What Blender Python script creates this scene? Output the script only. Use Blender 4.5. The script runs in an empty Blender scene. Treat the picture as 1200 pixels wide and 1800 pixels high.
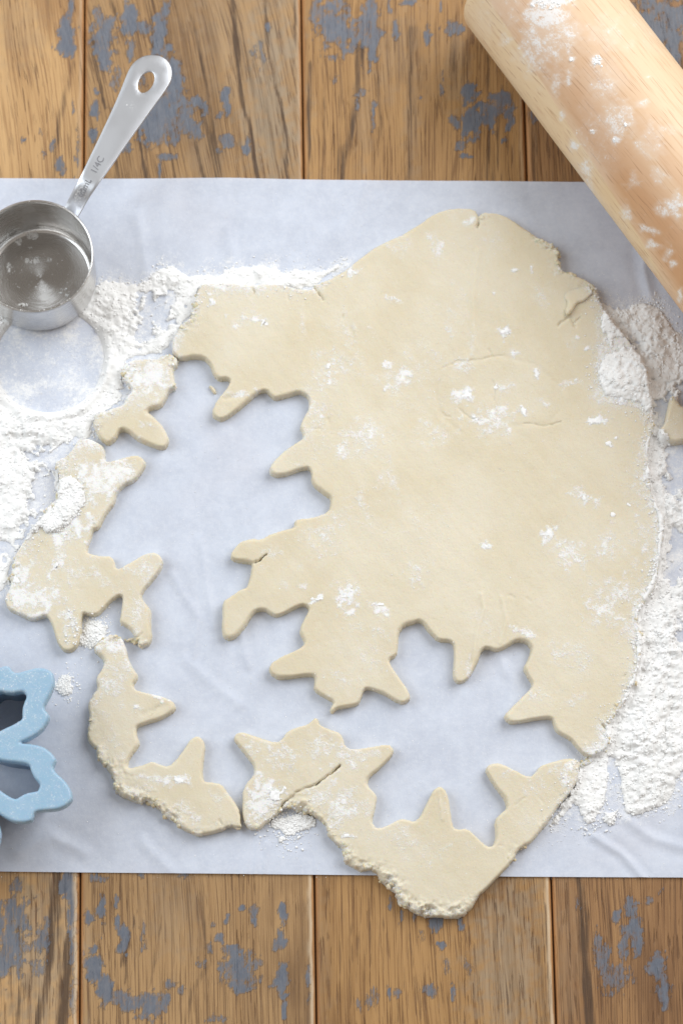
import bpy, math, numpy as np
from mathutils import Vector, Matrix

sc = bpy.context.scene
COL = sc.collection
# ------------------------------------------------------------------ camera
F_PX, SCALE = 5000.0, 0.00025            # focal length in photo pixels, metres per pixel on the table
TILT = math.atan(F_PX * 5.26e-5)
DIST = F_PX * SCALE
CAM = np.array([0.0, -DIST * math.sin(TILT), DIST * math.cos(TILT)])
cam_d = bpy.data.cameras.new('camera')
cam = bpy.data.objects.new('camera', cam_d)
COL.objects.link(cam)
cam.location = CAM
cam.rotation_euler = (TILT, 0, 0)
cam_d.sensor_fit = 'VERTICAL'; cam_d.sensor_height = 36.0; cam_d.sensor_width = 24.0
cam_d.lens = 36.0 * F_PX / 1800.0
cam_d.clip_start = 0.05; cam_d.clip_end = 50.0
cam_d.dof.use_dof = True; cam_d.dof.focus_distance = DIST - 0.028; cam_d.dof.aperture_fstop = 9.0
sc.camera = cam
# ------------------------------------------------------------------ light of the room, window light, exposure
world = bpy.data.worlds.new('World'); sc.world = world; world.use_nodes = True
wbg = world.node_tree.nodes['Background']
wbg.inputs[0].default_value = (1.0, 0.90, 0.80, 1); wbg.inputs[1].default_value = 0.30
def area(name, loc, target, size, size_y, power, col):
    d = bpy.data.lights.new(name, 'AREA'); d.shape = 'RECTANGLE'; d.size = size; d.size_y = size_y
    d.energy = power; d.color = col
    o = bpy.data.objects.new(name, d); COL.objects.link(o); o.location = loc
    o.rotation_euler = (Vector(target) - Vector(loc)).to_track_quat('-Z', 'Y').to_euler()
    return o
area('window_light', (0.85, 0.80, 0.95), (0, 0.02, 0), 1.3, 1.1, 21.0, (0.96, 0.985, 1.0))
area('side_window_light', (-1.15, 0.25, 0.95), (0, 0, 0), 1.2, 1.1, 12.5, (0.86, 0.94, 1.0))
vs = sc.view_settings
vs.view_transform = 'Standard'; vs.look = 'None'; vs.exposure = 0.25; vs.gamma = 1.0; vs.use_curve_mapping = False
sc.render.engine = 'CYCLES'
sc.cycles.use_denoising = True
sc.cycles.max_bounces = 8

# ------------------------------------------------------------------ helpers
rng = np.random.default_rng(7)
ct, st = math.cos(TILT), math.sin(TILT)
def P(px, py, z=0.0):
    """photo pixel -> point on the horizontal plane at height z"""
    px = np.asarray(px, float); py = np.asarray(py, float)
    x = (px - 600) / F_PX; y = -(py - 900) / F_PX
    dx = x; dy = y * ct + st; dz = y * st - ct
    t = (z - CAM[2]) / dz
    return np.stack([CAM[0] + dx * t, CAM[1] + dy * t, np.zeros_like(dx) + z], -1)
def PX(v):
    """world points -> photo pixels"""
    v = np.asarray(v, float) - CAM
    x = v[..., 0]; y = v[..., 1] * ct + v[..., 2] * st; d = -(-v[..., 1] * st + v[..., 2] * ct)
    return 600 + F_PX * x / d, 900 - F_PX * y / d

def _hash(ix, iy, seed):
    h = (ix.astype(np.int64) * 374761393 + iy.astype(np.int64) * 668265263 + seed * 974634777) & 0xFFFFFFFF
    h = ((h ^ (h >> 13)) * 1274126177) & 0xFFFFFFFF
    h = (h ^ (h >> 16)) & 0xFFFFFFFF
    return h / 4294967295.0
def vnoise(x, y, seed=0):
    ix = np.floor(x); iy = np.floor(y); fx = x - ix; fy = y - iy
    fx = fx * fx * fx * (fx * (fx * 6 - 15) + 10); fy = fy * fy * fy * (fy * (fy * 6 - 15) + 10)
    a = _hash(ix, iy, seed); b = _hash(ix + 1, iy, seed); c = _hash(ix, iy + 1, seed); d = _hash(ix + 1, iy + 1, seed)
    return (a * (1 - fx) + b * fx) * (1 - fy) + (c * (1 - fx) + d * fx) * fy
def fbm(x, y, size, octv=4, seed=0, gain=0.5):
    """fractal noise in -1..1, size = feature size in metres"""
    s = 0.0; a = 1.0; tot = 0.0; f = 1.0 / size
    for k in range(octv):
        ca, sa = math.cos(0.6 * k + seed), math.sin(0.6 * k + seed)
        s = s + a * (vnoise((x * ca - y * sa) * f + 31.7 * k, (x * sa + y * ca) * f + 17.3 * k, seed + k) * 2 - 1)
        tot += a; a *= gain; f *= 2.03
    return s / tot
def cells(x, y, size, seed=0):
    """distance to nearest scattered point, in cells (for round clumps)"""
    X = x / size; Y = y / size; ix = np.floor(X); iy = np.floor(Y); best = np.full(X.shape, 9.0)
    for i in (-1, 0, 1):
        for j in (-1, 0, 1):
            cx = ix + i; cy = iy + j
            d = np.hypot(cx + _hash(cx, cy, seed) - X, cy + _hash(cx, cy, seed + 5) - Y)
            best = np.minimum(best, d)
    return best
def sstep(a, b, x):
    t = np.clip((x - a) / (b - a), 0, 1); return t * t * (3 - 2 * t)
def chaikin(p, n=1, closed=True):
    p = np.asarray(p, float)
    for _ in range(n):
        q = np.roll(p, -1, 0)
        p = np.stack([p * .78 + q * .22, p * .22 + q * .78], 1).reshape(-1, p.shape[1])
    return p
def sdf(x, y, poly):
    """signed distance to a closed polygon, positive inside"""
    sh = x.shape; x = x.ravel(); y = y.ravel()
    best = np.full(x.shape, 1e9); inside = np.zeros(x.shape, bool)
    q = np.roll(poly, -1, 0)
    for (ax, ay), (bx, by) in zip(poly[:, :2], q[:, :2]):
        ex, ey = bx - ax, by - ay; L = ex * ex + ey * ey
        if L < 1e-16: continue
        t = np.clip(((x - ax) * ex + (y - ay) * ey) / L, 0, 1)
        best = np.minimum(best, (x - ax - t * ex) ** 2 + (y - ay - t * ey) ** 2)
        if ay != by:
            c = (ay > y) != (by > y)
            inside ^= c & (x < ex * (y - ay) / ey + ax)
    d = np.sqrt(best)
    return np.where(inside, d, -d).reshape(sh)
def linedist(x, y, pts):
    best = np.full(x.shape, 1e9)
    for (ax, ay), (bx, by) in zip(pts[:-1], pts[1:]):
        ex, ey = bx - ax, by - ay; L = ex * ex + ey * ey + 1e-16
        t = np.clip(((x - ax) * ex + (y - ay) * ey) / L, 0, 1)
        best = np.minimum(best, (x - ax - t * ex) ** 2 + (y - ay - t * ey) ** 2)
    return np.sqrt(best)

def mesh_obj(name, verts, faces, mat, parent=None, smooth=True, attrs=None):
    verts = np.asarray(verts, np.float32)
    me = bpy.data.meshes.new(name)
    if isinstance(faces, np.ndarray):
        k = faces.shape[1]; n = len(faces)
        me.vertices.add(len(verts)); me.vertices.foreach_set('co', verts.ravel())
        me.loops.add(n * k); me.loops.foreach_set('vertex_index', faces.astype(np.int32).ravel())
        me.polygons.add(n); me.polygons.foreach_set('loop_start', np.arange(0, n * k, k, dtype=np.int32))
        me.update(calc_edges=True)
    else:
        me.from_pydata(verts.tolist(), [], faces)
    me.polygons.foreach_set('use_smooth', np.full(len(me.polygons), smooth))
    for an, av in (attrs or {}).items():
        a = me.attributes.new(an, 'FLOAT', 'POINT'); a.data.foreach_set('value', np.asarray(av, np.float32))
    me.materials.append(mat); me.update()
    o = bpy.data.objects.new(name, me); COL.objects.link(o)
    if parent is not None: o.parent = parent
    return o
def tag(o, label=None, cat=None, group=None, kind=None):
    if label: o['label'] = label
    if cat: o['category'] = cat
    if group: o['group'] = group
    if kind: o['kind'] = kind
    return o
def empty(name, loc=(0, 0, 0)):
    o = bpy.data.objects.new(name, None); COL.objects.link(o); o.location = loc; return o
def field(name, gx, gy, d, zfun, z0, mat, parent=None, attrs=None, c=0.0005, wall=True, wall_in=0.0, smooth=True):
    """mesh from a grid: the part where d>0, boundary snapped to d=0, skirt down to z0"""
    ny, nx = d.shape
    ok = d > -0.72 * c
    q = ok[:-1, :-1] & ok[1:, :-1] & ok[:-1, 1:] & ok[1:, 1:]
    q &= (d[:-1, :-1] > 0) | (d[1:, :-1] > 0) | (d[:-1, 1:] > 0) | (d[1:, 1:] > 0)
    gyd, gxd = np.gradient(d, c)
    gl = np.sqrt(gxd ** 2 + gyd ** 2) + 1e-6
    mv = np.where(d < 0.3 * c, np.clip(d / gl, -c, c), 0)
    X = gx - mv * gxd / gl; Y = gy - mv * gyd / gl
    Z = zfun
    idx = np.arange(ny * nx).reshape(ny, nx)
    a = idx[:-1, :-1][q]; b = idx[:-1, 1:][q]; e = idx[1:, 1:][q]; f = idx[1:, :-1][q]
    F = np.stack([a, b, e, f], 1)
    used, inv = np.unique(F, return_inverse=True); F = inv.reshape(-1, 4)
    V = np.stack([X.ravel()[used], Y.ravel()[used], Z.ravel()[used]], 1)
    at = {k: v.ravel()[used] for k, v in (attrs or {}).items()}
    if wall:
        E = np.concatenate([F[:, [0, 1]], F[:, [1, 2]], F[:, [2, 3]], F[:, [3, 0]]])
        key = np.sort(E, 1); key = key[:, 0].astype(np.int64) * (len(V) + 1) + key[:, 1]
        u, ii, cnt = np.unique(key, return_index=True, return_counts=True)
        B = E[ii[cnt == 1]]
        bv, binv = np.unique(B, return_inverse=True); binv = binv.reshape(-1, 2)
        gX = (gxd / gl).ravel()[used][bv]; gY = (gyd / gl).ravel()[used][bv]
        n = len(V); m = len(bv)
        mid = V[bv].copy(); mid[:, 2] = mid[:, 2] * .5 + z0 * .5; mid[:, 0] -= gX * wall_in * -.3; mid[:, 1] -= gY * wall_in * -.3
        low = V[bv].copy(); low[:, 2] = z0; low[:, 0] += gX * wall_in; low[:, 1] += gY * wall_in
        V = np.concatenate([V, mid, low])
        i0 = B[:, 0]; i1 = B[:, 1]; m0 = n + binv[:, 0]; m1 = n + binv[:, 1]; l0 = m0 + m; l1 = m1 + m
        F = np.concatenate([F, np.stack([i1, i0, m0, m1], 1), np.stack([m1, m0, l0, l1], 1)])
        for k in at: at[k] = np.concatenate([at[k], at[k][bv], at[k][bv]])
    return mesh_obj(name, V, F, mat, parent, smooth, at)
def grid(poly, c, pad=0.003):
    lo = poly[:, :2].min(0) - pad; hi = poly[:, :2].max(0) + pad
    lo = np.maximum(lo, [-.20, -.27]); hi = np.minimum(hi, [.20, .27])
    return np.meshgrid(np.arange(lo[0], hi[0], c), np.arange(lo[1], hi[1], c))

# icosphere / octahedron templates for lumps
_t = (1 + 5 ** .5) / 2
ICO_V = np.array([(-1, _t, 0), (1, _t, 0), (-1, -_t, 0), (1, -_t, 0), (0, -1, _t), (0, 1, _t), (0, -1, -_t), (0, 1, -_t), (_t, 0, -1), (_t, 0, 1), (-_t, 0, -1), (-_t, 0, 1)]) / math.sqrt(1 + _t * _t)
ICO_F = np.array([(0, 11, 5), (0, 5, 1), (0, 1, 7), (0, 7, 10), (0, 10, 11), (1, 5, 9), (5, 11, 4), (11, 10, 2), (10, 7, 6), (7, 1, 8), (3, 9, 4), (3, 4, 2), (3, 2, 6), (3, 6, 8), (3, 8, 9), (4, 9, 5), (2, 4, 11), (6, 2, 10), (8, 6, 7), (9, 8, 1)])
OCT_V = np.array([(1, 0, 0), (-1, 0, 0), (0, 1, 0), (0, -1, 0), (0, 0, 1), (0, 0, -1)], float)
OCT_F = np.array([(0, 2, 4), (2, 1, 4), (1, 3, 4), (3, 0, 4), (2, 0, 5), (1, 2, 5), (3, 1, 5), (0, 3, 5)])
def sub_ico():
    v = [tuple(p) for p in ICO_V]; cache = {}; F = []
    def m(a, b):
        k = (min(a, b), max(a, b))
        if k not in cache:
            p = (np.array(v[a]) + np.array(v[b])); p /= np.linalg.norm(p); cache[k] = len(v); v.append(tuple(p))
        return cache[k]
    for a, b, c in ICO_F:
        ab, bc, ca = m(a, b), m(b, c), m(c, a)
        F += [(a, ab, ca), (b, bc, ab), (c, ca, bc), (ab, bc, ca)]
    return np.array(v), np.array(F)
ICO2_V, ICO2_F = sub_ico()
def lumps(pos, rad, tv, tf, rough=0.3, flat=0.8):
    n = len(pos); k = len(tv)
    sc_ = 1 + rough * (rng.random((n, k, 1)) * 2 - 1)
    an = rng.random(n) * 6.283; ca, sa = np.cos(an), np.sin(an)
    v = tv[None] * sc_
    st_ = 0.75 + rng.random((n, 1, 3)) * .5; st_[:, :, 2] *= flat
    v = v * st_
    x = v[..., 0] * ca[:, None] - v[..., 1] * sa[:, None]; y = v[..., 0] * sa[:, None] + v[..., 1] * ca[:, None]
    v = np.stack([x, y, v[..., 2]], -1) * rad[:, None, None] + pos[:, None, :]
    f = tf[None] + (np.arange(n) * k)[:, None, None]
    return v.reshape(-1, 3), f.reshape(-1, 3)
def join(parts):
    V = []; Fs = []; o = 0
    for v, f in parts:
        V.append(v); Fs.append(f + o); o += len(v)
    return np.concatenate(V), np.concatenate(Fs)

# ------------------------------------------------------------------ materials
class N:
    def __init__(s, name):
        s.m = bpy.data.materials.new(name); s.m.use_nodes = True
        s.t = s.m.node_tree; s.b = s.t.nodes['Principled BSDF']; s.out = s.t.nodes['Material Output']
    def n(s, typ, ins=None, **kw):
        nd = s.t.nodes.new(typ)
        for k, v in kw.items(): setattr(nd, k, v)
        for k, v in (ins or {}).items(): s.set(nd.inputs[k], v)
        return nd
    def set(s, sock, v):
        if isinstance(v, bpy.types.NodeSocket): s.t.links.new(v, sock)
        elif isinstance(v, bpy.types.Node): s.t.links.new(v.outputs[0], sock)
        else: sock.default_value = v
    def math(s, op, a, b=0.0, c=0.0, clamp=False):
        nd = s.n('ShaderNodeMath', {0: a, 1: b, 2: c}, operation=op); nd.use_clamp = clamp; return nd.outputs[0]
    def mix(s, f, a, b, blend='MIX'):
        nd = s.t.nodes.new('ShaderNodeMix'); nd.data_type = 'RGBA'; nd.blend_type = blend
        s.set(nd.inputs[0], f); s.set(nd.inputs[6], a); s.set(nd.inputs[7], b); return nd.outputs[2]
    def noise(s, vec, scale, detail=3.0, rough=.5, dist=0.0):
        nd = s.n('ShaderNodeTexNoise', {'Scale': scale, 'Detail': detail, 'Roughness': rough, 'Distortion': dist})
        if vec is not None: s.set(nd.inputs['Vector'], vec)
        return nd.outputs[0]
    def ramp(s, f, a, b, lo=0.0, hi=1.0):
        nd = s.n('ShaderNodeMapRange', {0: f, 1: a, 2: b, 3: lo, 4: hi}); nd.interpolation_type = 'SMOOTHSTEP'; return nd.outputs[0]
    def attr(s, nm):
        return s.n('ShaderNodeAttribute', attribute_name=nm).outputs['Fac']
    def obj(s):
        return s.n('ShaderNodeTexCoord').outputs['Object']
    def bump(s, h, strength, dist):
        return s.n('ShaderNodeBump', {'Height': h, 'Strength': strength, 'Distance': dist}).outputs[0]
def rgb(r, g, b): return (r, g, b, 1)

FLOUR_C = rgb(.84, .84, .845)
def mat_dough():
    n = N('dough'); co = n.obj()
    big = n.noise(co, 28, 4, .55); mid = n.noise(co, 160, 3, .6); fine = n.noise(co, 1400, 2, .6)
    c = n.mix(n.ramp(big, .3, .7), rgb(.655, .582, .432), rgb(.70, .642, .515))
    c = n.mix(n.math('MULTIPLY', n.ramp(mid, .5, .75), .35), c, rgb(.70, .64, .50))
    c = n.mix(n.math('MULTIPLY', n.ramp(fine, .58, .75), .35), c, rgb(.54, .43, .25))
    fl = n.attr('flour')
    g1 = n.noise(co, 420, 4, .72); g2 = n.noise(co, 1500, 2, .7)
    nn = n.math('ADD', n.math('MULTIPLY', n.math('SUBTRACT', g1, .5), 2.0), n.math('MULTIPLY', n.math('SUBTRACT', g2, .5), 1.5))
    v = n.math('ADD', n.math('MULTIPLY', fl, 1.15), nn)
    m = n.ramp(v, .48, 1.25)
    m = n.math('MULTIPLY', m, n.math('MINIMUM', n.math('MULTIPLY', fl, 2.2), 1.0), clamp=True)
    c = n.mix(n.math('MULTIPLY', n.ramp(fl, .12, 1.0, 0, .5), n.ramp(g1, .3, .7, .45, 1.0)), c, rgb(.80, .785, .75))
    c = n.mix(n.math('MULTIPLY', m, .85), c, FLOUR_C)
    n.set(n.b.inputs['Base Color'], c)
    n.b.inputs['Roughness'].default_value = .62
    n.b.inputs['Specular IOR Level'].default_value = .3
    n.b.inputs['Subsurface Weight'].default_value = .35
    n.b.inputs['Subsurface Radius'].default_value = (1.0, .7, .4); n.b.inputs['Subsurface Scale'].default_value = .003
    h = n.math('ADD', n.math('MULTIPLY', n.noise(co, 900, 3, .6), .6), n.math('MULTIPLY', m, .8))
    n.set(n.b.inputs['Normal'], n.bump(h, .8, .0003))
    return n.m
def mat_crumb():
    n = N('torn_dough'); co = n.obj()
    c = n.mix(n.ramp(n.noise(co, 350, 3, .6), .35, .7), rgb(.65, .555, .37), rgb(.77, .71, .57))
    n.set(n.b.inputs['Base Color'], c); n.b.inputs['Roughness'].default_value = .9; n.b.inputs['Specular IOR Level'].default_value = .05
    n.b.inputs['Subsurface Weight'].default_value = .15; n.b.inputs['Subsurface Scale'].default_value = .002
    n.set(n.b.inputs['Normal'], n.bump(n.noise(co, 1500, 3, .7), .6, .0003))
    return n.m
def mat_flour():
    n = N('flour'); co = n.obj()
    c = n.mix(n.ramp(n.noise(co, 120, 3, .6), .35, .7), rgb(.83, .83, .825), rgb(.885, .885, .885))
    n.set(n.b.inputs['Base Color'], c); n.b.inputs['Roughness'].default_value = .95
    n.b.inputs['Specular IOR Level'].default_value = .1
    n.set(n.b.inputs['Normal'], n.bump(n.noise(co, 1700, 3, .7), .3, .0002))
    return n.m
def mat_paper():
    n = N('parchment'); co = n.obj()
    m1 = n.noise(co, 70, 6, .70); m2 = n.noise(co, 650, 5, .75); m3 = n.noise(co, 18, 3, .5)
    c = n.mix(n.ramp(m1, .32, .68), rgb(.615, .665, .78), rgb(.66, .71, .82))
    c = n.mix(n.math('MULTIPLY', n.ramp(m2, .4, .7), .65), c, rgb(.73, .77, .86))
    c = n.mix(n.math('MULTIPLY', n.ramp(m3, .5, .75), .35), c, rgb(.68, .675, .735))
    fl = n.attr('flour')
    g = n.noise(co, 700, 4, .75); g0 = n.noise(co, 110, 3, .6)
    m = n.ramp(n.math('ADD', n.math('MULTIPLY', fl, .85), n.math('ADD', n.math('MULTIPLY', n.math('SUBTRACT', g, .5), 1.9), n.math('MULTIPLY', n.math('SUBTRACT', g0, .5), 1.0))), .30, 1.25)
    m = n.math('MULTIPLY', m, n.math('MINIMUM', n.math('MULTIPLY', fl, 2.0), 1.0), clamp=True)
    c = n.mix(m, c, FLOUR_C)
    n.set(n.b.inputs['Base Color'], c); n.b.inputs['Roughness'].default_value = .55
    n.b.inputs['Specular IOR Level'].default_value = .25
    h = n.math('ADD', n.math('MULTIPLY', n.noise(co, 300, 5, .7), 1.0), n.math('MULTIPLY', m, .8))
    n.set(n.b.inputs['Normal'], n.bump(h, .55, .0003))
    tr = n.n('ShaderNodeBsdfTransparent')
    mx = n.n('ShaderNodeMixShader', {0: n.math('MULTIPLY', n.math('SUBTRACT', 1.0, m), n.ramp(m1, .3, .7, .17, .11))})
    n.t.links.new(n.b.outputs[0], mx.inputs[1]); n.t.links.new(tr.outputs[0], mx.inputs[2])
    n.t.links.new(mx.outputs[0], n.out.inputs[0])
    return n.m
def mat_wood(k, shear, light, mid, dark, seed):
    n = N('oak_plank_%s' % 'abcdefg'[k])
    xyz = n.n('ShaderNodeSeparateXYZ', {0: n.obj()})
    x, y = xyz.outputs[0], xyz.outputs[1]
    wob = n.noise(n.n('ShaderNodeCombineXYZ', {0: x, 1: n.math('MULTIPLY', y, .35), 2: seed}), 14, 2, .5)
    xs = n.math('ADD', n.math('ADD', x, n.math('ADD', n.math('MULTIPLY', y, .03), n.math('MULTIPLY', n.math('POWER', n.math('MAXIMUM', y, 0.0), 2.0), shear * 2.6))), n.math('MULTIPLY', n.math('SUBTRACT', wob, .5), .018))
    def vec(sy, z): return n.n('ShaderNodeCombineXYZ', {0: xs, 1: n.math('MULTIPLY', y, sy), 2: seed + z}).outputs[0]
    g1 = n.noise(vec(.06, 0), 75, 8, .68)
    g2 = n.noise(vec(.03, 3), 420, 8, .74)
    g3 = n.noise(vec(.03, 5), 1000, 6, .72)
    pore = n.noise(vec(.055, 9), 1000, 2, .5)
    c = n.mix(n.ramp(g1, .36, .66), mid, light)
    c = n.mix(n.math('MULTIPLY', n.ramp(g2, .46, .72), .5), c, dark)
    c = n.mix(n.math('MULTIPLY', n.ramp(g3, .5, .75), .3), c, rgb(.60, .40, .20))
    blot = n.noise(n.n('ShaderNodeCombineXYZ', {0: xs, 1: n.math('MULTIPLY', y, .3), 2: seed + 7}), 22, 4, .6)
    c = n.mix(n.ramp(blot, .49, .64, 0, .9), c, n.mix(.75, mid, dark)); c = n.mix(n.ramp(blot, .47, .3, 0, .75), c, light)
    line = n.noise(vec(.012, 11), 1700, 2, .6)
    c = n.mix(n.ramp(line, .53, .61, 0, .8), c, dark); c = n.mix(n.ramp(line, .47, .38, 0, .35), c, light)
    gr = n.attr('grey')
    c = n.mix(n.math('MULTIPLY', gr, n.ramp(g1, .2, .6, .55, 1.0)), c, n.mix(n.ramp(g2, .4, .65), rgb(.37, .30, .225), rgb(.20, .155, .11)))
    dk = n.attr('dark')
    dm = n.math('MULTIPLY', n.ramp(n.math('ADD', dk, n.math('ADD', n.math('MULTIPLY', n.math('SUBTRACT', g2, .5), 2.2), n.math('MULTIPLY', n.math('SUBTRACT', g3, .5), 1.6))), .30, .95), n.ramp(dk, .02, .2))
    c = n.mix(n.math('MULTIPLY', dm, .9), c, rgb(.075, .045, .028))
    pm = n.math('MULTIPLY', n.ramp(pore, .58, .66), n.ramp(g1, .42, .58, .9, .25))
    c = n.mix(n.math('MULTIPLY', pm, .8), c, rgb(.14, .07, .032))
    # remains of blue-grey paint
    pa = n.attr('paint')
    e1 = n.noise(n.n('ShaderNodeCombineXYZ', {0: x, 1: n.math('MULTIPLY', y, .32), 2: seed}), 430, 7, .82)
    e2 = n.noise(n.n('ShaderNodeCombineXYZ', {0: x, 1: n.math('MULTIPLY', y, .25), 2: seed + 2}), 1300, 4, .7)
    pv = n.math('ADD', n.math('MULTIPLY', pa, 1.18), n.math('ADD', n.math('MULTIPLY', n.math('SUBTRACT', e1, .5), 2.6), n.math('ADD', n.math('MULTIPLY', n.math('SUBTRACT', e2, .5), 1.4), n.math('MULTIPLY', n.math('SUBTRACT', g3, .5), 1.3))))
    pmask = n.math('MULTIPLY', n.ramp(pv, .30, .48), n.ramp(pa, .04, .2))
    pc = n.mix(n.ramp(e1, .35, .65), rgb(.10, .135, .205), rgb(.165, .195, .26))
    thin = n.ramp(pv, .38, .95, .5, .95)
    c = n.mix(n.math('MULTIPLY', pmask, thin), c, pc)
    # bare sawn edges
    ed = n.attr('edge')
    c = n.mix(ed, c, n.mix(n.ramp(g2, .4, .6), rgb(.50, .27, .115), rgb(.36, .18, .07)))
    li = n.attr('edge_hilite')  # pale highlight line painted along the right edge of the planks
    c = n.mix(li, c, rgb(.66, .55, .42))
    c = n.mix(1.0, c, rgb(.95, .885, .79), 'MULTIPLY')
    n.set(n.b.inputs['Base Color'], c)
    n.set(n.b.inputs['Roughness'], n.ramp(pmask, 0, 1, .5, .42))
    n.b.inputs['Specular IOR Level'].default_value = .35
    h = n.math('ADD', n.math('ADD', n.math('MULTIPLY', g2, .5), n.math('MULTIPLY', pm, -.6)), n.math('MULTIPLY', pmask, .25))
    n.set(n.b.inputs['Normal'], n.bump(h, .8, .0008))
    return n.m
PINB, PINK = .0232, -.055
def mat_pin():
    n = N('pin_wood')
    xyz = n.n('ShaderNodeSeparateXYZ', {0: n.obj()})
    x, y, z = xyz.outputs
    ang = n.math('ARCTAN2', y, z)
    wob = n.noise(n.n('ShaderNodeCombineXYZ', {0: n.math('MULTIPLY', x, 6.0), 1: ang, 2: 0.0}), 1.6, 2, .5)
    yy = n.math('SUBTRACT', n.math('MULTIPLY', n.math('SUBTRACT', wob, .5), .0015), n.math('ADD', y, n.math('MULTIPLY', x, -PINK)))
    yv = n.math('ADD', y, n.math('ADD', n.math('MULTIPLY', x, PINK), n.math('MULTIPLY', n.math('SUBTRACT', wob, .5), .004)))
    def vec(sx, k): return n.n('ShaderNodeCombineXYZ', {0: n.math('MULTIPLY', x, sx), 1: yv, 2: n.math('ADD', n.math('MULTIPLY', z, .6), k)}).outputs[0]
    g1 = n.noise(vec(.05, 0), 120, 3, .6); g2 = n.noise(vec(.05, 2), 700, 3, .6); g3 = n.noise(vec(.035, 4), 1900, 1, .5)
    c = n.mix(n.ramp(g1, .35, .65), rgb(.69, .455, .285), rgb(.745, .535, .355))
    # the paler edge strip of the blank, on the far (left) side
    side = n.ramp(yy, PINB, PINB + .0007)
    c = n.mix(n.math('MULTIPLY', side, .9), c, n.mix(n.ramp(g1, .3, .7), rgb(.74, .55, .33), rgb(.80, .625, .41)))
    lit_side = n.ramp(yy, -.002, -.016)  # light falling on the right side, painted in as paler wood
    c = n.mix(n.math('MULTIPLY', lit_side, .6), c, rgb(.76, .59, .39))
    core = n.math('MULTIPLY', n.ramp(yy, PINB + .0003, PINB - .003), n.ramp(yy, PINB - .022, PINB - .006))
    c = n.mix(n.math('MULTIPLY', core, n.ramp(x, -.02, .14, .25, .8)), c, rgb(.59, .315, .15))
    c = n.mix(n.math('MULTIPLY', n.ramp(g2, .52, .7), .4), c, rgb(.55, .315, .16))
    c = n.mix(n.math('MULTIPLY', n.ramp(g3, .62, .72), .55), c, rgb(.40, .20, .10))
    fl = n.attr('flour'); co = n.obj()
    f1 = n.noise(co, 330, 4, .75); f2 = n.noise(co, 1100, 2, .7)
    m = n.ramp(n.math('ADD', n.math('MULTIPLY', fl, .85), n.math('ADD', n.math('MULTIPLY', n.math('SUBTRACT', f1, .5), 2.0), n.math('MULTIPLY', n.math('SUBTRACT', f2, .5), 1.3))), .45, 1.15)
    m = n.math('MULTIPLY', m, n.math('MINIMUM', n.math('MULTIPLY', fl, 2.0), 1.0), clamp=True)
    c = n.mix(n.math('MULTIPLY', n.ramp(fl, .05, .8, 0, .55), n.ramp(f1, .3, .7, .5, 1.0)), c, rgb(.80, .74, .67)); c = n.mix(n.math('MULTIPLY', m, .8), c, FLOUR_C)
    n.set(n.b.inputs['Base Color'], c); n.b.inputs['Roughness'].default_value = .5
    n.b.inputs['Specular IOR Level'].default_value = .35
    n.set(n.b.inputs['Normal'], n.bump(n.math('ADD', n.math('MULTIPLY', g2, .5), n.math('MULTIPLY', m, .8)), .3, .0003))
    return n.m
def mat_steel(name, rough, aniso, radial, base=.70):
    n = N(name); co = n.obj()
    n.b.inputs['Metallic'].default_value = 1.0
    n.b.inputs['Anisotropic'].default_value = aniso
    if radial:
        tg = n.n('ShaderNodeTangent', direction_type='RADIAL', axis='Z'); n.set(n.b.inputs['Tangent'], tg.outputs[0])
        xyz = n.n('ShaderNodeSeparateXYZ', {0: co})
        r = n.math('SQRT', n.math('ADD', n.math('MULTIPLY', xyz.outputs[0], xyz.outputs[0]), n.math('MULTIPLY', xyz.outputs[1], xyz.outputs[1])))
        br = n.noise(n.n('ShaderNodeCombineXYZ', {0: r, 1: n.math('MULTIPLY', xyz.outputs[2], 1.0), 2: n.math('MULTIPLY', n.math('ARCTAN2', xyz.outputs[1], xyz.outputs[0]), .0006)}), 2600, 2, .6)
    else:
        br = n.noise(co, 900, 2, .6)
    sm = n.noise(co, 60, 2, .5)
    if not radial:
        n.b.inputs['Base Color'].default_value = rgb(base * .97, base * 1.0, base * 1.06); n.set(n.b.inputs['Roughness'], n.ramp(sm, .3, .7, rough * .95, rough * 1.05)); return n.m
    n.set(n.b.inputs['Base Color'], n.mix(n.ramp(sm, .4, .75), rgb(base, base * .985, base * .965), rgb(base * 1.12, base * 1.11, base * 1.1)))
    n.set(n.b.inputs['Roughness'], n.math('ADD', n.ramp(br, .3, .7, rough * .8, rough * 1.2), n.ramp(sm, .5, .8, 0, .12)))
    n.set(n.b.inputs['Normal'], n.bump(br, .10 if radial else .02, .0001))
    return n.m
def mat_plain(name, col, rough, spec=.5):
    n = N(name); n.b.inputs['Base Color'].default_value = col; n.b.inputs['Roughness'].default_value = rough
    n.b.inputs['Specular IOR Level'].default_value = spec; return n.m
def mat_plastic():
    n = N('blue_plastic'); co = n.obj()
    c = n.mix(n.ramp(n.noise(co, 60, 3, .6), .3, .7), rgb(.285, .455, .61), rgb(.305, .475, .63))
    fl = n.attr('flour')
    g = n.noise(co, 1500, 2, .7); g2 = n.noise(co, 260, 3, .6)
    m = n.math('MULTIPLY', n.ramp(g, .57, .66), n.ramp(g2, .35, .65, .35, 1.0))
    m = n.math('MULTIPLY', m, fl)
    film = n.math('MULTIPLY', n.ramp(g2, .35, .75, .05, .16), fl)
    c = n.mix(film, c, FLOUR_C); c = n.mix(n.math('MULTIPLY', m, .75), c, FLOUR_C)
    n.set(n.b.inputs['Base Color'], c); n.b.inputs['Roughness'].default_value = .33
    n.b.inputs['Specular IOR Level'].default_value = .4
    n.b.inputs['Subsurface Weight'].default_value = .1; n.b.inputs['Subsurface Scale'].default_value = .002
    return n.m
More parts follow.
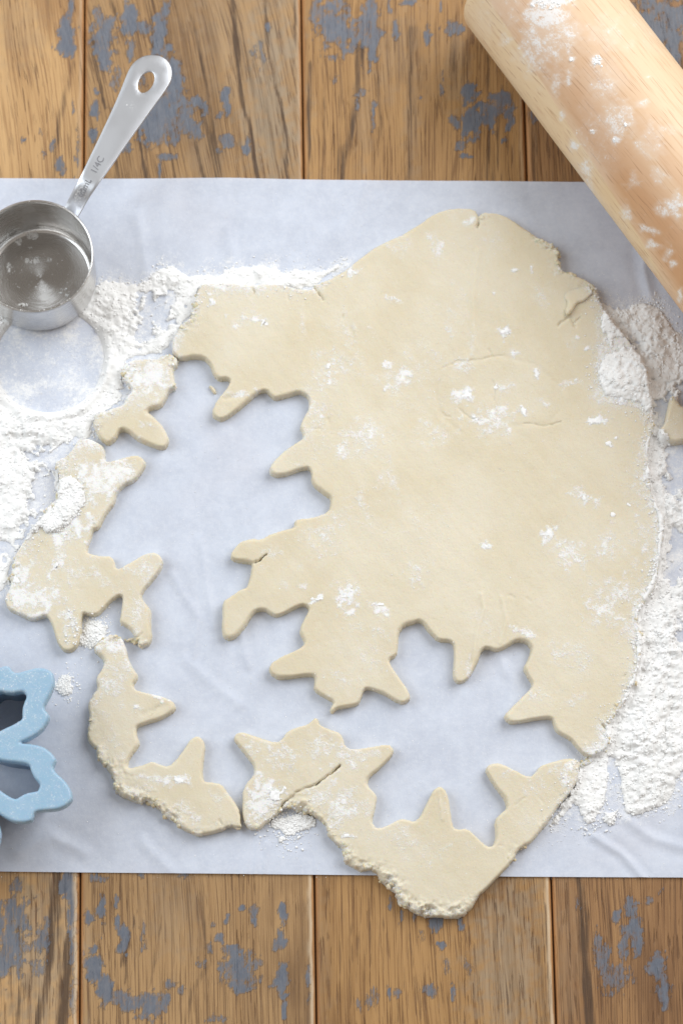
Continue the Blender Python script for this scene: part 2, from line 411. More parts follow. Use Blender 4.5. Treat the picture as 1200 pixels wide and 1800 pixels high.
M_DOUGH, M_CRUMB, M_FLOUR, M_PAPER = mat_dough(), mat_crumb(), mat_flour(), mat_paper()

# ------------------------------------------------------------------ table top: planks
ZP = 0.0008                     # paper surface
def ell(px, py, lst, hard=1.0):
    """soft union of ellipses (cx, cy, rx, ry, strength[, angle])"""
    out = np.zeros(np.shape(px))
    w1 = fbm(px, py, 13.0, 3, 301, .6) * .9; w2 = fbm(px, py, 13.0, 3, 311, .6) * .9
    for e in lst:
        cx, cy, rx, ry = e[:4]; s = e[4] if len(e) > 4 else .8; a = math.radians(e[5]) if len(e) > 5 else 0.0
        dx = px - cx; dy = py - cy
        u = (dx * math.cos(a) + dy * math.sin(a)) / rx + w1; v = (-dx * math.sin(a) + dy * math.cos(a)) / ry + w2
        r = np.sqrt(u * u + v * v)
        out = np.maximum(out, s * (1 - sstep(.45 * hard, 1.35, r)))
    return out
PAINT = [(118,65,16,35,.95),(125,20,10,25,.6),(40,245,5,6,.9),(92,255,5,12,.6),(107,290,8,18,.75),(72,230,4,12,.45),(128,190,4,15,.5),(77,270,5,10,.65),(135,270,4,40,.5),
 (20,1640,35,65,.72),(75,1650,14,35,.72),(122,1560,14,25,1.1),(126,1610,9,40,1),(128,1670,8,40,.6),(30,1555,14,15,.55),(65,1700,20,20,.4),(130,1760,9,40,.5),(8,1690,25,20,.8),
 (180,65,25,45,.75),(175,30,15,20,.55),(230,35,16,30,.9),(250,50,15,14,.7),(280,65,15,45,.95),(290,20,10,20,.75),(230,90,8,20,.6),(185,100,18,25,.85),(205,145,10,20,.5),
 (167,190,8,25,.95),(165,237,8,12,1),(300,120,14,40,.95),(310,150,18,35,.95),(325,200,14,35,.7),(268,225,28,35,1),(285,190,25,30,.95),(300,230,20,25,.62),(340,225,14,20,.85),
 (350,180,15,10,.8),(360,190,8,18,.8),(398,172,9,27,1.1),(385,205,6,8,.7),(400,245,14,14,.7),(385,265,8,5,.6),(432,265,8,10,1),(436,245,4,12,.85),(310,245,8,8,.9),(295,275,18,6,.8),
 (282,295,4,20,.7),(222,255,10,12,.7),(472,45,5,14,.85),(455,100,14,22,.42),(200,200,12,15,.45),(250,140,12,20,.4),
 (180,1600,9,25,.85),(205,1585,4,10,.8),(218,1650,9,28,1.1),(207,1620,4,25,.9),(165,1700,18,35,1.1),(185,1740,12,25,1.1),(155,1615,8,14,.8),(175,1545,20,8,.55),(215,1755,20,15,.7),
 (230,1765,15,15,.75),(265,1770,25,30,.85),(290,1760,10,20,.7),(300,1730,8,10,.7),(320,1740,8,8,.5),(415,1705,30,35,.9),(405,1665,14,10,.8),(440,1685,18,18,.5),(425,1740,14,12,.9),
 (450,1720,16,12,.4),(497,1600,7,30,1.1),(495,1655,10,20,.8),(495,1720,11,30,1.1),(499,1775,5,18,.8),(485,1665,6,8,.6),(475,1735,10,6,.5),(447,1605,10,16,.62),(448,1622,5,8,.9),
 (424,1598,5,5,.95),(398,1617,5,5,.95),(403,1608,5,5,.65),(374,1625,6,6,.7),(388,1650,6,10,.85),(368,1665,8,10,.55),(355,1690,10,10,.42),(542,1715,6,20,.6),(545,1755,5,12,.45),
 (248,1540,8,6,.7),(320,1540,20,5,.5),(252,1640,10,30,.38),(380,1790,16,8,.5),
 (580,40,25,45,.8),(605,60,30,35,.85),(650,50,20,55,.75),(655,90,8,25,.85),(555,20,15,25,.62),(715,3,14,8,.9),(695,60,8,18,.8),(752,62,6,18,.75),(774,12,3,8,.6),(790,50,14,12,.6),
 (808,55,8,10,.7),(777,160,3,30,.75),(825,160,16,20,1.1),(830,215,20,30,1.1),(800,215,12,15,.7),(860,205,18,25,.85),(880,175,22,18,.75),(895,205,10,22,.85),(885,245,6,5,.85),
 (810,255,14,10,.6),(815,275,14,5,.8),(635,165,14,10,.5),(655,200,5,25,.65),(627,185,5,12,.5),(738,172,3,4,.95),(590,140,6,8,.42),(685,10,4,20,.55),
 (685,1590,4,12,.65),(705,1612,6,14,.5),(730,1610,5,12,.5),(765,1625,12,14,.85),(775,1663,8,8,1),(808,1622,5,16,1),(740,1645,8,10,.35),(785,1700,6,20,.5),(795,1745,4,20,.85),
 (685,1745,6,14,.85),(700,1745,8,10,.5),(757,1742,14,10,.7),(650,1760,14,25,.45),(632,1770,5,20,.35),(822,1700,8,30,.35),
 (1140,60,40,70,.85),(1185,90,15,50,.95),(1100,10,20,10,.8),(940,200,12,20,.5),(1190,30,25,30,.8),
 (1105,1595,12,20,.7),(1085,1610,8,14,.7),(1110,1630,14,20,.9),(1095,1660,10,35,.75),(1120,1660,10,25,.9),(1050,1660,12,25,.5),(1060,1690,14,25,.65),(1140,1585,8,8,.5),
 (1155,1700,16,20,.85),(1015,1585,4,14,.6),(1160,1565,6,8,.35),(1080,1720,30,30,.55),(1165,1740,14,30,.65),
 # under the sheet
 (300,600,60,90,.8),(200,900,50,120,.8),(420,1000,50,100,.75),(700,700,60,160,.8),(650,1300,50,120,.7),(850,1000,60,120,.7),(1080,700,50,160,.75),(60,500,40,90,.8),(60,1300,50,90,.75),(1100,1250,50,100,.7)]
DARK = [([(405,-30),(415,100),(430,190),(445,250),(458,340)],6,.95),([(465,-30),(470,90),(490,170),(500,230),(510,340)],5,.8),([(515,-30),(520,120)],4,.7),([(355,190),(370,240),(388,340)],9,.75),
 ([(340,250),(365,340)],6,.75),([(188,-20),(202,30)],4,.75),([(262,-20),(270,60),(272,100)],5,.85),([(160,70),(175,140),(188,190)],5,.8),([(215,60),(225,110)],4,.7),([(240,225),(250,270),(264,340)],6,.95),
 ([(205,275),(208,340)],5,.7),([(285,160),(295,210),(305,312)],4,.6),([(130,110),(115,170),(105,230),(88,340)],8,.58),([(15,30),(40,60)],10,.3),([(82,-10),(88,25)],6,.5),
 ([(290,1540),(285,1620),(270,1700),(250,1830)],4,.6),([(240,1600),(215,1700)],4,.65),([(225,1640),(220,1730)],3,.6),([(370,1690),(340,1740),(322,1830)],8,.6),([(420,1545),(412,1610)],6,.45),
 ([(100,1500),(92,1640),(85,1700),(66,1830)],10,.9),([(125,1640),(115,1720),(104,1830)],11,.9),([(40,1730),(28,1830)],8,.6),([(60,1520),(50,1620)],5,.4),([(78,1520),(72,1640)],4,.5),
 ([(545,110),(545,200),(538,340)],5,.7),([(632,80),(625,200),(610,260),(600,340)],8,.7),([(725,50),(720,200),(715,340)],8,.55),([(800,60),(795,150)],16,.48),([(860,100),(855,340)],9,.55),([(885,150),(868,340)],6,.6),
 ([(575,120),(565,340)],3,.5),([(660,120),(655,340)],3,.35),
 ([(870,1590),(880,1660),(895,1780)],6,.55),([(900,1520),(915,1640),(930,1760)],6,.55),([(960,1590),(962,1720)],4,.65),([(720,1640),(745,1830)],3,.4),([(620,1630),(700,1625)],14,.35),
 ([(1015,1500),(1025,1640),(1030,1720),(1042,1830)],9,.8),([(990,1540),(1000,1830)],4,.45),([(1120,1540),(1128,1830)],3,.4),([(1170,1540),(1180,1830)],3,.4),([(935,200),(940,340)],8,.6),([(985,250),(990,340)],8,.5)]
GREY = [(560,1680,22,200,.25),(300,1600,60,90,.3),(30,60,50,80,.3),(700,90,60,90,.3),(475,180,55,200,.95),(400,60,70,120,.35),(360,280,40,80,.3),(70,1680,75,200,.8),(890,1680,75,190,.8),(1150,80,120,120,.6),(800,120,30,80,.35),(640,220,18,120,.3),(725,200,14,160,.35),(1000,1680,30,160,.25)]
SEAMS = [((-235, 0), (-268, 1800)), ((149, 0), (140, 1800)), ((529, 0), (556, 1800)), ((915, 0), (977, 1800)), ((1300, 0), (1396, 1800))]
def seam_line(s):
    a = P(*s[0])[:2]; b = P(*s[1])[:2]; d = (b - a) / (b[1] - a[1])
    return lambda y: a[0] + (y - a[1]) * d[0]
seams = [seam_line(s) for s in SEAMS]
table = empty('table_top'); tag(table, 'weathered oak plank table top with timeworn blue-grey paint', 'table', kind='structure')
wood_par = [(.10, rgb(.60, .40, .205), rgb(.49, .31, .15), rgb(.31, .175, .08)), (.16, rgb(.44, .29, .15), rgb(.33, .205, .10), rgb(.17, .10, .05)),
            (-.04, rgb(.455, .28, .125), rgb(.35, .205, .085), rgb(.19, .10, .04)), (.05, rgb(.37, .22, .105), rgb(.27, .15, .07), rgb(.14, .072, .034))]
Y0, Y1 = -0.30, 0.30
GAP, BEV, THK = 0.00035, 0.0016, 0.022
for k in range(4):
    xl, xr = seams[k], seams[k + 1]
    W = abs(xr(0) - xl(0)) - 2 * GAP
    edge_off = np.array([0, 0, .0003, .0007, .0011, .0016, .0024])
    inner = np.linspace(.0035, W - .0035, int(W / .0012))
    u = np.concatenate([edge_off, inner, W - edge_off[::-1]])
    dep = np.concatenate([[THK], [BEV], BEV - np.sqrt(np.clip(BEV ** 2 - (BEV - edge_off[2:5]) ** 2, 0, None)), [0, 0], 0 * inner, [0, 0], (BEV - np.sqrt(np.clip(BEV ** 2 - (BEV - edge_off[2:5]) ** 2, 0, None)))[::-1], [BEV], [THK]])
    v = np.arange(Y0, Y1, .0012)
    U, V_ = np.meshgrid(u, v); D_, _ = np.meshgrid(dep, v)
    X = xl(V_) + GAP + U * ((xr(V_) - xl(V_) - 2 * GAP) / W)
    Z = -D_ + np.where(D_ < .0001, .00012 * fbm(X * 3, V_ * .4, .012, 3, 40 + k), 0)
    ppx, ppy = PX(np.stack([X, V_, Z], -1))
    paint = ell(ppx, ppy, PAINT); grey = ell(ppx, ppy, GREY, .4)
    dark = np.zeros_like(X)
    jit = fbm(X, V_ * .3, .004, 3, 3) * 5
    for pts, w, s in DARK:
        dark = np.maximum(dark, s * (1 - sstep(.2, 1.5, linedist(ppx + jit, ppy, np.array(pts, float)) / w)))
    dark = np.maximum(dark, .46 * sstep(.25, .7, fbm(X + V_ * .03 + np.maximum(V_, 0) ** 2 * wood_par[k][0] * 2.6, V_ * .04, .0045, 3, 60 + k)))
    Ue = np.minimum(U, W - U)
    wobble = .0006 * fbm(X, V_, .01, 3, 9)
    edge = (1 - sstep(.0004, .0020, Ue + wobble * .6)) * np.where(U < W / 2, 1.0, .75)
    edge_hilite = np.where(U > W / 2, sstep(.0006, .0012, Ue + wobble) * (1 - sstep(.0018, .0026, Ue + wobble)), 0) * (0.75 if k in (0, 1, 2) else 0) * np.where(V_ < .02, 1, .35)
    ny, nx = X.shape; idx = np.arange(ny * nx).reshape(ny, nx)
    Fq = np.stack([idx[:-1, :-1], idx[:-1, 1:], idx[1:, 1:], idx[1:, :-1]], -1).reshape(-1, 4)
    mesh_obj('plank', np.stack([X, V_, Z], -1).reshape(-1, 3), Fq, mat_wood(k, *wood_par[k], seed=3.1 * k), table, True,
             {'paint': paint.ravel(), 'grey': grey.ravel(), 'dark': dark.ravel(), 'edge': edge.ravel(), 'edge_hilite': edge_hilite.ravel()})
bb = np.array([(-.3, Y0, -.003), (.3, Y0, -.003), (.3, Y1, -.003), (-.3, Y1, -.003), (-.3, Y0, -.02), (.3, Y0, -.02), (.3, Y1, -.02), (-.3, Y1, -.02)])
mesh_obj('batten', bb, [(0, 1, 2, 3), (7, 6, 5, 4), (0, 4, 5, 1), (1, 5, 6, 2), (2, 6, 7, 3), (3, 7, 4, 0)], mat_plain('dark_groove', rgb(.16, .08, .035), .8), table, False)

# ------------------------------------------------------------------ flour distribution shared by the sheet, the dough and the heaps
HEAPS = {
 'left': [(-60,500),(-60,1040),(0,1045),(14,1036),(20,1005),(28,975),(50,945),(70,925),(95,900),(104,870),(104,845),(98,815),(118,800),(128,770),(160,776),(166,735),(218,712),(230,690),(216,668),(222,640),(245,622),(285,625),(300,608),(312,580),(335,560),(345,535),(350,503),(420,500),(552,508),(602,463),(575,474),(548,476),(523,470),(502,478),(480,467),(440,466),(402,470),(386,484),(366,475),(350,481),(338,487),(318,478),(302,464),(276,474),(258,492),(240,500),(212,494),(190,490),(166,498),(150,540),(60,590)],
 'right': [(1052,524),(1075,538),(1100,545),(1112,534),(1126,530),(1150,533),(1172,555),(1192,588),(1240,615),(1260,700),(1260,1330),(1215,1350),(1193,1364),(1187,1394),(1168,1420),(1147,1424),(1128,1432),(1099,1435),(1091,1407),(1085,1365),(1070,1366),(1064,1398),(1044,1452),(1027,1448),(1013,1412),(994,1430),(981,1449),(966,1449),(985,1410),(1005,1385),(1017,1345),(1040,1325),(1065,1305),(1060,1280),(1085,1245),(1108,1200),(1118,1160),(1110,1090),(1118,1060),(1145,1020),(1152,950),(1148,890),(1128,850),(1130,790),(1140,755),(1128,714),(1100,708),(1050,700),(1050,640),(1054,580)],
}
def inpoly_px(px, py, poly): return sdf(px, py, np.array(poly, float))
DUST_D = [(690,525,18,10,.7),(885,585,20,16,1.2),(905,620,13,13,.75),(940,655,11,15,.75),(1000,672,22,12,.7),(955,705,14,12,.6),(815,695,20,16,.85),(880,680,20,14,.6),(868,740,38,32,.68),(840,738,26,12,.85,15),
 (760,760,45,25,.5),(710,660,16,18,.75),(678,640,12,8,.8),(675,686,6,6,1),(920,722,12,10,.95),(1050,742,17,11,1.3,-20),(1070,780,7,7,1.1),(1082,770,4,4,.9),(1030,611,7,7,1),(1015,592,5,5,.8),(605,795,16,15,.65),
 (577,665,8,24,.65),(680,835,30,45,.4),(1030,875,26,20,.85,30),(963,940,16,16,1),(1000,970,50,26,.72,25),(1075,950,35,35,.55),(1100,1040,45,35,.6),(855,957,11,10,.85),(605,1050,24,32,.85,-25),(557,1052,15,5,1.3,-35),
 (665,1068,20,9,.75,30),(730,1010,22,34,.45),(920,1110,22,10,.85,15),(450,560,16,9,.75),(420,566,22,14,.6),(375,531,7,7,1),(368,517,5,5,.8),(620,478,14,9,.85,-30),(770,440,14,26,.55),(760,415,16,12,.5),(825,388,14,8,.85,-30),
 (530,560,8,40,.45),(610,600,40,60,.32),(450,690,14,14,.55),(416,692,24,8,.6),(580,660,25,40,.4),(690,670,20,30,.4),(640,770,40,40,.38),(560,700,30,60,.36),(800,560,30,70,.3),(830,600,10,40,.5),(815,640,20,14,.45),
 (905,475,10,6,.6),(935,472,5,9,.9),(868,516,6,6,.85),(950,520,25,40,.3),(985,475,12,14,.55),(870,430,40,40,.25),(700,430,40,25,.35),(1000,600,20,20,.3),(745,620,40,40,.25),(750,930,60,60,.25),(560,960,50,50,.35),
 (620,900,50,50,.25),(480,970,20,14,.5),(462,1000,10,10,.4),(535,1030,10,8,.7),(500,1030,12,8,.35),(640,1150,60,60,.3),(600,1200,50,30,.35),(850,1100,60,40,.25),(1000,1150,50,40,.4),(1060,1080,40,40,.5),(820,1170,12,25,.6),
 (940,1220,40,25,.4),(1010,1230,20,20,.45),(1120,860,25,60,.4),(1130,950,25,60,.55),(1100,1100,25,25,.6),(1095,640,45,55,.85),(1095,690,45,25,1.3),(1060,600,12,30,.6),
 # scrap pieces
 (262,660,45,35,.72),(240,710,25,25,.45),(225,770,25,12,.35),(250,745,20,8,.5),(170,840,45,40,.65),(210,830,25,20,.7),(120,900,40,60,.8),(100,990,10,22,.85,20),(108,985,6,14,.8),(65,1050,45,30,.65),(40,1010,20,30,.55),(120,1095,18,45,.62),
 (150,1010,40,30,.3),(30,1050,20,25,.7),(240,1090,15,40,.35),(250,1000,25,20,.35),(200,1135,25,14,.65),(200,1190,30,50,.35),(243,1244,10,6,1.1),(275,1222,22,6,.8,15),(284,1232,5,6,.9),(200,1300,30,60,.35),(320,1370,18,12,1.1),(280,1372,35,12,.75),
 (240,1390,30,14,.45),(330,1430,40,25,.4),(385,1400,20,20,.5),(470,1390,38,26,1.1,25),(450,1420,25,20,.8),(440,1310,22,18,.6),(500,1330,50,40,.5),(570,1310,40,30,.55),(610,1330,45,30,.55,-30),(650,1325,30,15,.6,-20),(600,1410,45,40,.72),
 (560,1400,25,20,.5),(612,1468,14,7,.9),(590,1440,30,25,.55),(640,1420,20,30,.55),(700,1470,60,30,.28),(780,1420,14,30,.35),(760,1500,70,40,.28),(990,1360,25,25,.75),(940,1380,30,30,.35),(890,1360,25,14,.35),(920,1440,30,30,.3),(1000,1345,16,10,.8),(1180,740,20,40,.5)]
DUST_P = [(90,640,110,95,.55),(30,800,70,50,.6),(40,900,70,60,.6),(20,1000,40,60,.55),(170,1115,45,40,.55),(115,1207,24,26,.75),(230,530,80,50,.5),(480,480,140,25,.5),(1150,560,60,60,.55),(1190,900,40,300,.6),(1120,1350,130,110,.42),
 (500,1450,60,45,.5),(250,620,60,40,.5),(1180,650,60,100,.6),(1180,1150,60,260,.65),(180,800,60,50,.42),(60,1110,60,30,.35),(520,1230,60,30,.22),(700,1330,60,70,.22),(640,1250,60,30,.22),(270,1320,40,40,.3),(600,1480,50,30,.25),(190,900,40,60,.35),(950,1460,80,30,.35),(60,1170,60,20,.4),(900,1260,60,60,.15),(340,1260,60,60,.15),(420,1190,40,30,.2)]

# ------------------------------------------------------------------ parchment sheet
tl = [(-90, 312), (0, 314), (250, 314), (400, 313), (560, 316), (800, 318), (1000, 320), (1290, 323)]
bl = [(-90, 1531), (0, 1532), (300, 1535), (600, 1538), (900, 1541), (1290, 1543)]
tw = np.array([P(a, b, ZP)[:2] for a, b in tl]); bw = np.array([P(a, b, ZP)[:2] for a, b in bl])
xs = np.arange(-.172, .172, .0009); vv = np.linspace(0, 1, 345)
XG, VG = np.meshgrid(xs, vv)
YT = np.interp(XG, tw[:, 0], tw[:, 1]); YB = np.interp(XG, bw[:, 0], bw[:, 1])
YG = YB + (YT - YB) * VG
ppx, ppy = PX(np.stack([XG, YG, XG * 0 + ZP], -1))
ZG = ZP + .00022 * fbm(XG, YG, .06, 3, 21) + .00005 * fbm(XG, YG, .012, 3, 22)
for pts, w, a in [([(1040,1470),(1090,1500),(1130,1545)],7,.0005),([(1100,1440),(1150,1475),(1200,1490)],9,.0004),([(442,1470),(440,1540)],5,-.0003),([(468,1480),(468,1540)],4,.00035),([(350,950),(375,1100)],8,.0003),
                  ([(300,1010),(350,1090),(345,1150)],7,.0003),([(240,380),(255,480)],10,.0003),([(400,400),(410,470)],9,.00025),([(640,330),(600,420)],12,.00025),([(1080,1180),(1090,1170)],5,.0002),([(860,1110),(900,1200),(890,1260)],9,.0003),
                  ([(420,1110),(440,1170)],7,.0003),([(640,1500),(700,1480)],9,.0003),([(250,1480),(300,1532)],10,.0003),([(1125,440),(1145,520)],9,.0005),([(30,1500),(90,1470),(150,1500)],12,.0004),([(330,1160),(420,1240)],9,.00025)]:
    dd = linedist(ppx + 6 * fbm(XG, YG, .02, 2, 5), ppy, np.array(pts, float))
    ZG = ZG + a * np.exp(-(dd / w) ** 2) - .5 * a * np.exp(-((dd - 1.8 * w) / w) ** 2) + .45 * a * np.exp(-(dd / (w * .33)) ** 1.2)
edge_t = np.minimum(VG, 1 - VG)
ZG = ZG + np.where(VG > .5, .0006, .0003) * np.clip(.35 + fbm(XG, YG * 0, .05, 3, 24), 0, 1) * (1 - sstep(0, .03, edge_t))
fl = ell(ppx, ppy, DUST_P, .3)
for k in HEAPS: fl = np.maximum(fl, .95 * sstep(-48, 6, inpoly_px(ppx, ppy, HEAPS[k])))
c0_ = P(88, 635, ZP); rr_ = np.hypot(XG - c0_[0], YG - c0_[1])
fl = np.where(rr_ < .0262, .92 + .5 * fbm(XG, YG, .016, 3, 77) + .5 * sstep(.021, .0262, rr_), fl)
fl = fl * (.8 + .4 * fbm(XG, YG, .006, 3, 12)) + .10 * sstep(.1, .6, fbm(XG, YG, .03, 3, 14))
ny, nx = XG.shape; idx = np.arange(ny * nx).reshape(ny, nx)
Fq = np.stack([idx[:-1, :-1], idx[:-1, 1:], idx[1:, 1:], idx[1:, :-1]], -1).reshape(-1, 4)
paper = mesh_obj('parchment_sheet', np.stack([XG, YG, ZG], -1).reshape(-1, 3), Fq, M_PAPER, None, True, {'flour': np.clip(fl, 0, 1.2).ravel()})
tag(paper, 'white parchment paper sheet lying across the wooden table under the dough', 'paper')

# height raster of everything lying on the sheet (0.5 mm), for things that rest on it
RC = 0.0005; RX0, RY0 = -.19, -.26
RZ = np.full((int(.52 / RC), int(.38 / RC)), ZP)
def surf(x, y):
    i = np.clip(((y - RY0) / RC).round().astype(int), 0, RZ.shape[0] - 1); j = np.clip(((x - RX0) / RC).round().astype(int), 0, RZ.shape[1] - 1)
    return RZ[i, j]
def splat(x, y, z, m):
    i = ((y - RY0) / RC).round().astype(int); j = ((x - RX0) / RC).round().astype(int)
    m = m & (i >= 0) & (j >= 0) & (i < RZ.shape[0]) & (j < RZ.shape[1])
    np.maximum.at(RZ, (i[m], j[m]), z[m])

# ------------------------------------------------------------------ dough
TH = 0.0048
TORN = [(332,560,28,1.0),(345,525,18,.8),(560,505,14,.5),(850,378,12,.5),(960,430,30,1.0),(985,470,22,.8),(1040,500,20,.9),(1075,560,20,.6),(1130,640,30,.5),(1145,740,20,.7),(1140,830,30,.6),(1155,900,25,.6),(1125,1110,35,.6),(1110,1210,30,.6),(1075,1265,25,.9),
        (1055,1320,25,.8),(305,640,18,.9),(225,660,25,.9),(165,740,20,.7),(310,680,12,.8),(110,820,25,.9),(90,890,35,.9),(30,990,30,.8),(245,1130,14,.9),(200,1115,20,.8),(160,1230,16,.6),(155,1280,20,.6),(180,1335,24,1.0),(205,1385,22,1.2),(250,1408,22,1.2),(300,1440,24,1.0),(350,1465,25,.6),
        (400,1455,14,.7),(440,1455,22,.7),(500,1415,25,1.2),(545,1430,20,1.2),(575,1455,20,.9),(600,1500,25,1.0),(640,1530,25,1.1),(690,1570,32,1.5),(740,1600,32,1.5),(800,1610,25,1.2),(838,1580,12,.7),(905,1505,25,.7),(960,1450,20,.5),(1015,1345,14,.8),(990,1400,20,.5)]
SLOPE = [(690,1560,42,.9),(745,1585,40,1.0),(800,1598,22,.8),(625,1515,26,.6),(535,1412,26,.7),(235,1395,34,.5),(300,1435,25,.45),(190,1350,16,.5)]
CRACKS = [([(840,367),(841,392),(838,400)],4,.0032),([(446,500),(446,514),(442,522)],3.5,.002),([(553,505),(560,515),(568,526)],4,.003),([(507,507),(508,528)],2.5,.0009),([(778,648),(800,636),(840,632),(866,627),(886,624)],2.2,.0011),([(858,612),(866,627)],3.5,.0012),
          ([(920,745),(945,748),(962,747),(985,743)],2.4,.0022),([(866,668),(869,690),(867,704)],2.2,.0009),([(800,715),(825,735),(848,738)],2.2,.0011),([(778,725),(790,732)],3,.0008),([(603,553),(602,560)],3,.0012),
          ([(445,988),(456,983),(468,976)],2.6,.004),([(545,752),(562,753),(570,763)],2,.0007),([(982,572),(990,566),(998,556),(1006,566),(1018,560)],4.5,.0020),([(1000,556),(1010,574)],4,.0018),([(985,440),(972,436)],3,.0015),
          ([(1057,1275),(1066,1283),(1072,1290)],3.5,.003),([(1080,1262),(1074,1270)],3,.002),([(1095,1190),(1100,1184)],3,.0016),([(1118,1140),(1116,1136)],3,.0016),([(1010,1315),(1022,1322),(1042,1330)],3,.0024),
          ([(597,1346),(580,1360),(563,1373),(540,1385),(520,1393),(500,1410),(490,1424)],3.2,.0042),([(423,1427),(425,1440),(432,1452)],4,.004),([(390,1452),(386,1440)],3,.002),([(256,1272),(268,1258),(280,1240)],2,.0009),
          ([(170,1215),(173,1205)],4,.0015),([(265,735),(255,722)],3,.0012),([(163,890),(165,880)],3,.0012),([(162,915),(166,922)],3,.0012),([(240,1120),(250,1113)],3,.0014),([(768,1410),(774,1385),(778,1420)],2,.0006),([(945,1400),(955,1412)],3,.0007),
          ([(905,1415),(925,1400)],3,.0006),([(195,1330),(204,1350)],3.5,.0015),([(290,1420),(310,1440)],4,.0014),([(616,575),(622,600),(617,615)],7,.0005),([(575,735),(577,745)],5,.0007),([(925,1052),(932,1056)],6,.0006),([(895,1046),(905,1052)],6,.0006)]
RELIEF = [([(885,626),(940,640),(985,680),(985,720),(960,745),(900,748)],4,-.00018),([(880,626),(800,640),(765,680),(775,730),(810,760)],4,-.00016),([(845,1045),(850,1070),(838,1110),(828,1180)],3,.0004),([(880,1050),(890,1090),(878,1130)],3,.0003),([(825,1165),(815,1195)],8,-.0004),
          ([(760,1395),(770,1388),(778,1440)],3,.0003),([(840,440),(830,520),(835,610),(815,640)],5,.0003),([(250,1255),(290,1240)],5,-.0003),([(395,700),(425,695)],4,-.0004)]
DUST_W = [(c[0], c[1], c[2], c[3]) for c in DUST_D]
ALLD = []
def dough_piece(name, poly_px, label, cat, parent=None, seed=0, th=TH, zb=None, c=.00045, group=None, smoothn=1, mark=True, tilt=None, flk=1.0):
    zb = ZP if zb is None else zb
    pts = np.array([P(a, b, zb + th * .75)[:2] for a, b in poly_px])
    pts = chaikin(pts, smoothn)
    gx, gy = grid(pts, c)
    d = sdf(gx, gy, pts)
    px, py = PX(np.stack([gx, gy, gx * 0 + zb + th], -1))
    torn = ell(px, py, [(t[0], t[1], t[2] * 1.15, t[2] * 1.15, t[3]) for t in TORN], .6)
    slope = ell(px, py, [(t[0], t[1], t[2] * 1.1, t[2] * 1.1, t[3]) for t in SLOPE], .3)
    d = d + torn * (.0011 * fbm(gx, gy, .0045, 3, seed + 1, .6) + .0003 * fbm(gx, gy, .0011, 2, seed + 6)) + .00018 * fbm(gx, gy, .004, 2, seed + 2) * (1 + 2 * torn)
    r = .0011 + .0009 * fbm(gx, gy, .009, 2, seed + 3) + .0045 * slope
    t = np.clip(d / r, 0, 1)
    prof = np.sqrt(np.clip(1 - (1 - t) ** 2, 0, 1))
    e = .56 - .36 * np.clip(slope, 0, 1)
    z = th * (e + (1 - e) * prof)
    z = z + (.00055 * fbm(gx, gy, .045, 3, seed + 4) + .00016 * fbm(gx, gy, .009, 4, 5) + .00012 * fbm(gx * .8 + gy * .6, (gy * .8 - gx * .6) * .2, .005, 3, 16)) * t + .000022 * fbm(gx, gy, .0016, 2, 6)
    near = 1 - sstep(.001, .0065, d)
    z = z + torn * near * (.0013 * fbm(gx, gy, .0030, 4, seed + 7, .7)) + slope * (1 - sstep(.003, .008, d)) * (.0040 * (.22 - np.abs(fbm(gx, gy, .0062, 3, seed + 8, .5))) + .0022 * fbm(gx, gy, .0024, 4, seed + 9, .7))
    crk = np.zeros_like(z)
    jx = 3.2 * fbm(gx, gy, .003, 3, 8); jy = 3.2 * fbm(gx + .5, gy, .003, 3, 9)
    for cp, w, dep in CRACKS:
        cp = np.array(cp, float)
        lo = cp.min(0) - 25; hi = cp.max(0) + 25
        m = (px > lo[0]) & (px < hi[0]) & (py > lo[1]) & (py < hi[1])
        if m.any():
            dd = linedist(px[m] + jx[m], py[m] + jy[m], cp)
            crk[m] = np.maximum(crk[m], dep * (.75 if dep > .0026 else .5) * np.exp(-(dd / (w * .45)) ** 2) * np.clip(.75 + .8 * fbm(gx[m], gy[m], .0025, 2, 18), .15, 1))
    for cp, w, a in RELIEF:
        cp = np.array(cp, float)
        z = z + a * np.exp(-(linedist(px, py, cp) / w) ** 2) * t
    z = np.maximum(z - crk, .0004)
    fl = ell(px, py, DUST_D, .25)
    fl = np.maximum(fl, torn * near * .38)
    for k in HEAPS: fl = np.maximum(fl, .62 * sstep(-28, 8, inpoly_px(px, py, HEAPS[k])))
    fl = fl + .30 * sstep(-.05, .5, fbm(gx, gy, .030, 4, seed + 20)) + .16 * fbm(gx * .8 + gy * .6, (gy * .8 - gx * .6) * .3, .004, 3, seed + 22) + .15
    fl = fl * (1 - np.clip(crk / .0012, 0, 1)) * flk
    if tilt: z = z * np.clip(((px - tilt[0]) * (tilt[2] - tilt[0]) + (py - tilt[1]) * (tilt[3] - tilt[1])) / ((tilt[2] - tilt[0]) ** 2 + (tilt[3] - tilt[1]) ** 2), .05, 1.2)
    Z = zb + z
    o = field(name, gx, gy, d, Z, zb - .0004 if zb == ZP else zb, M_DOUGH, parent, {'flour': np.clip(fl, 0, 1.4)}, c, True, -.0003)
    if mark: splat(gx, gy, Z, d > 0); ALLD.append((pts, seed))
    if label: tag(o, label, cat, group)
    # crumbs along torn edges
    m = (d > -.0004) & (d < .0026) & (torn > .35) & ((slope < .3) | (rng.random(d.shape) < .25))
    yy, xx = np.nonzero(m)
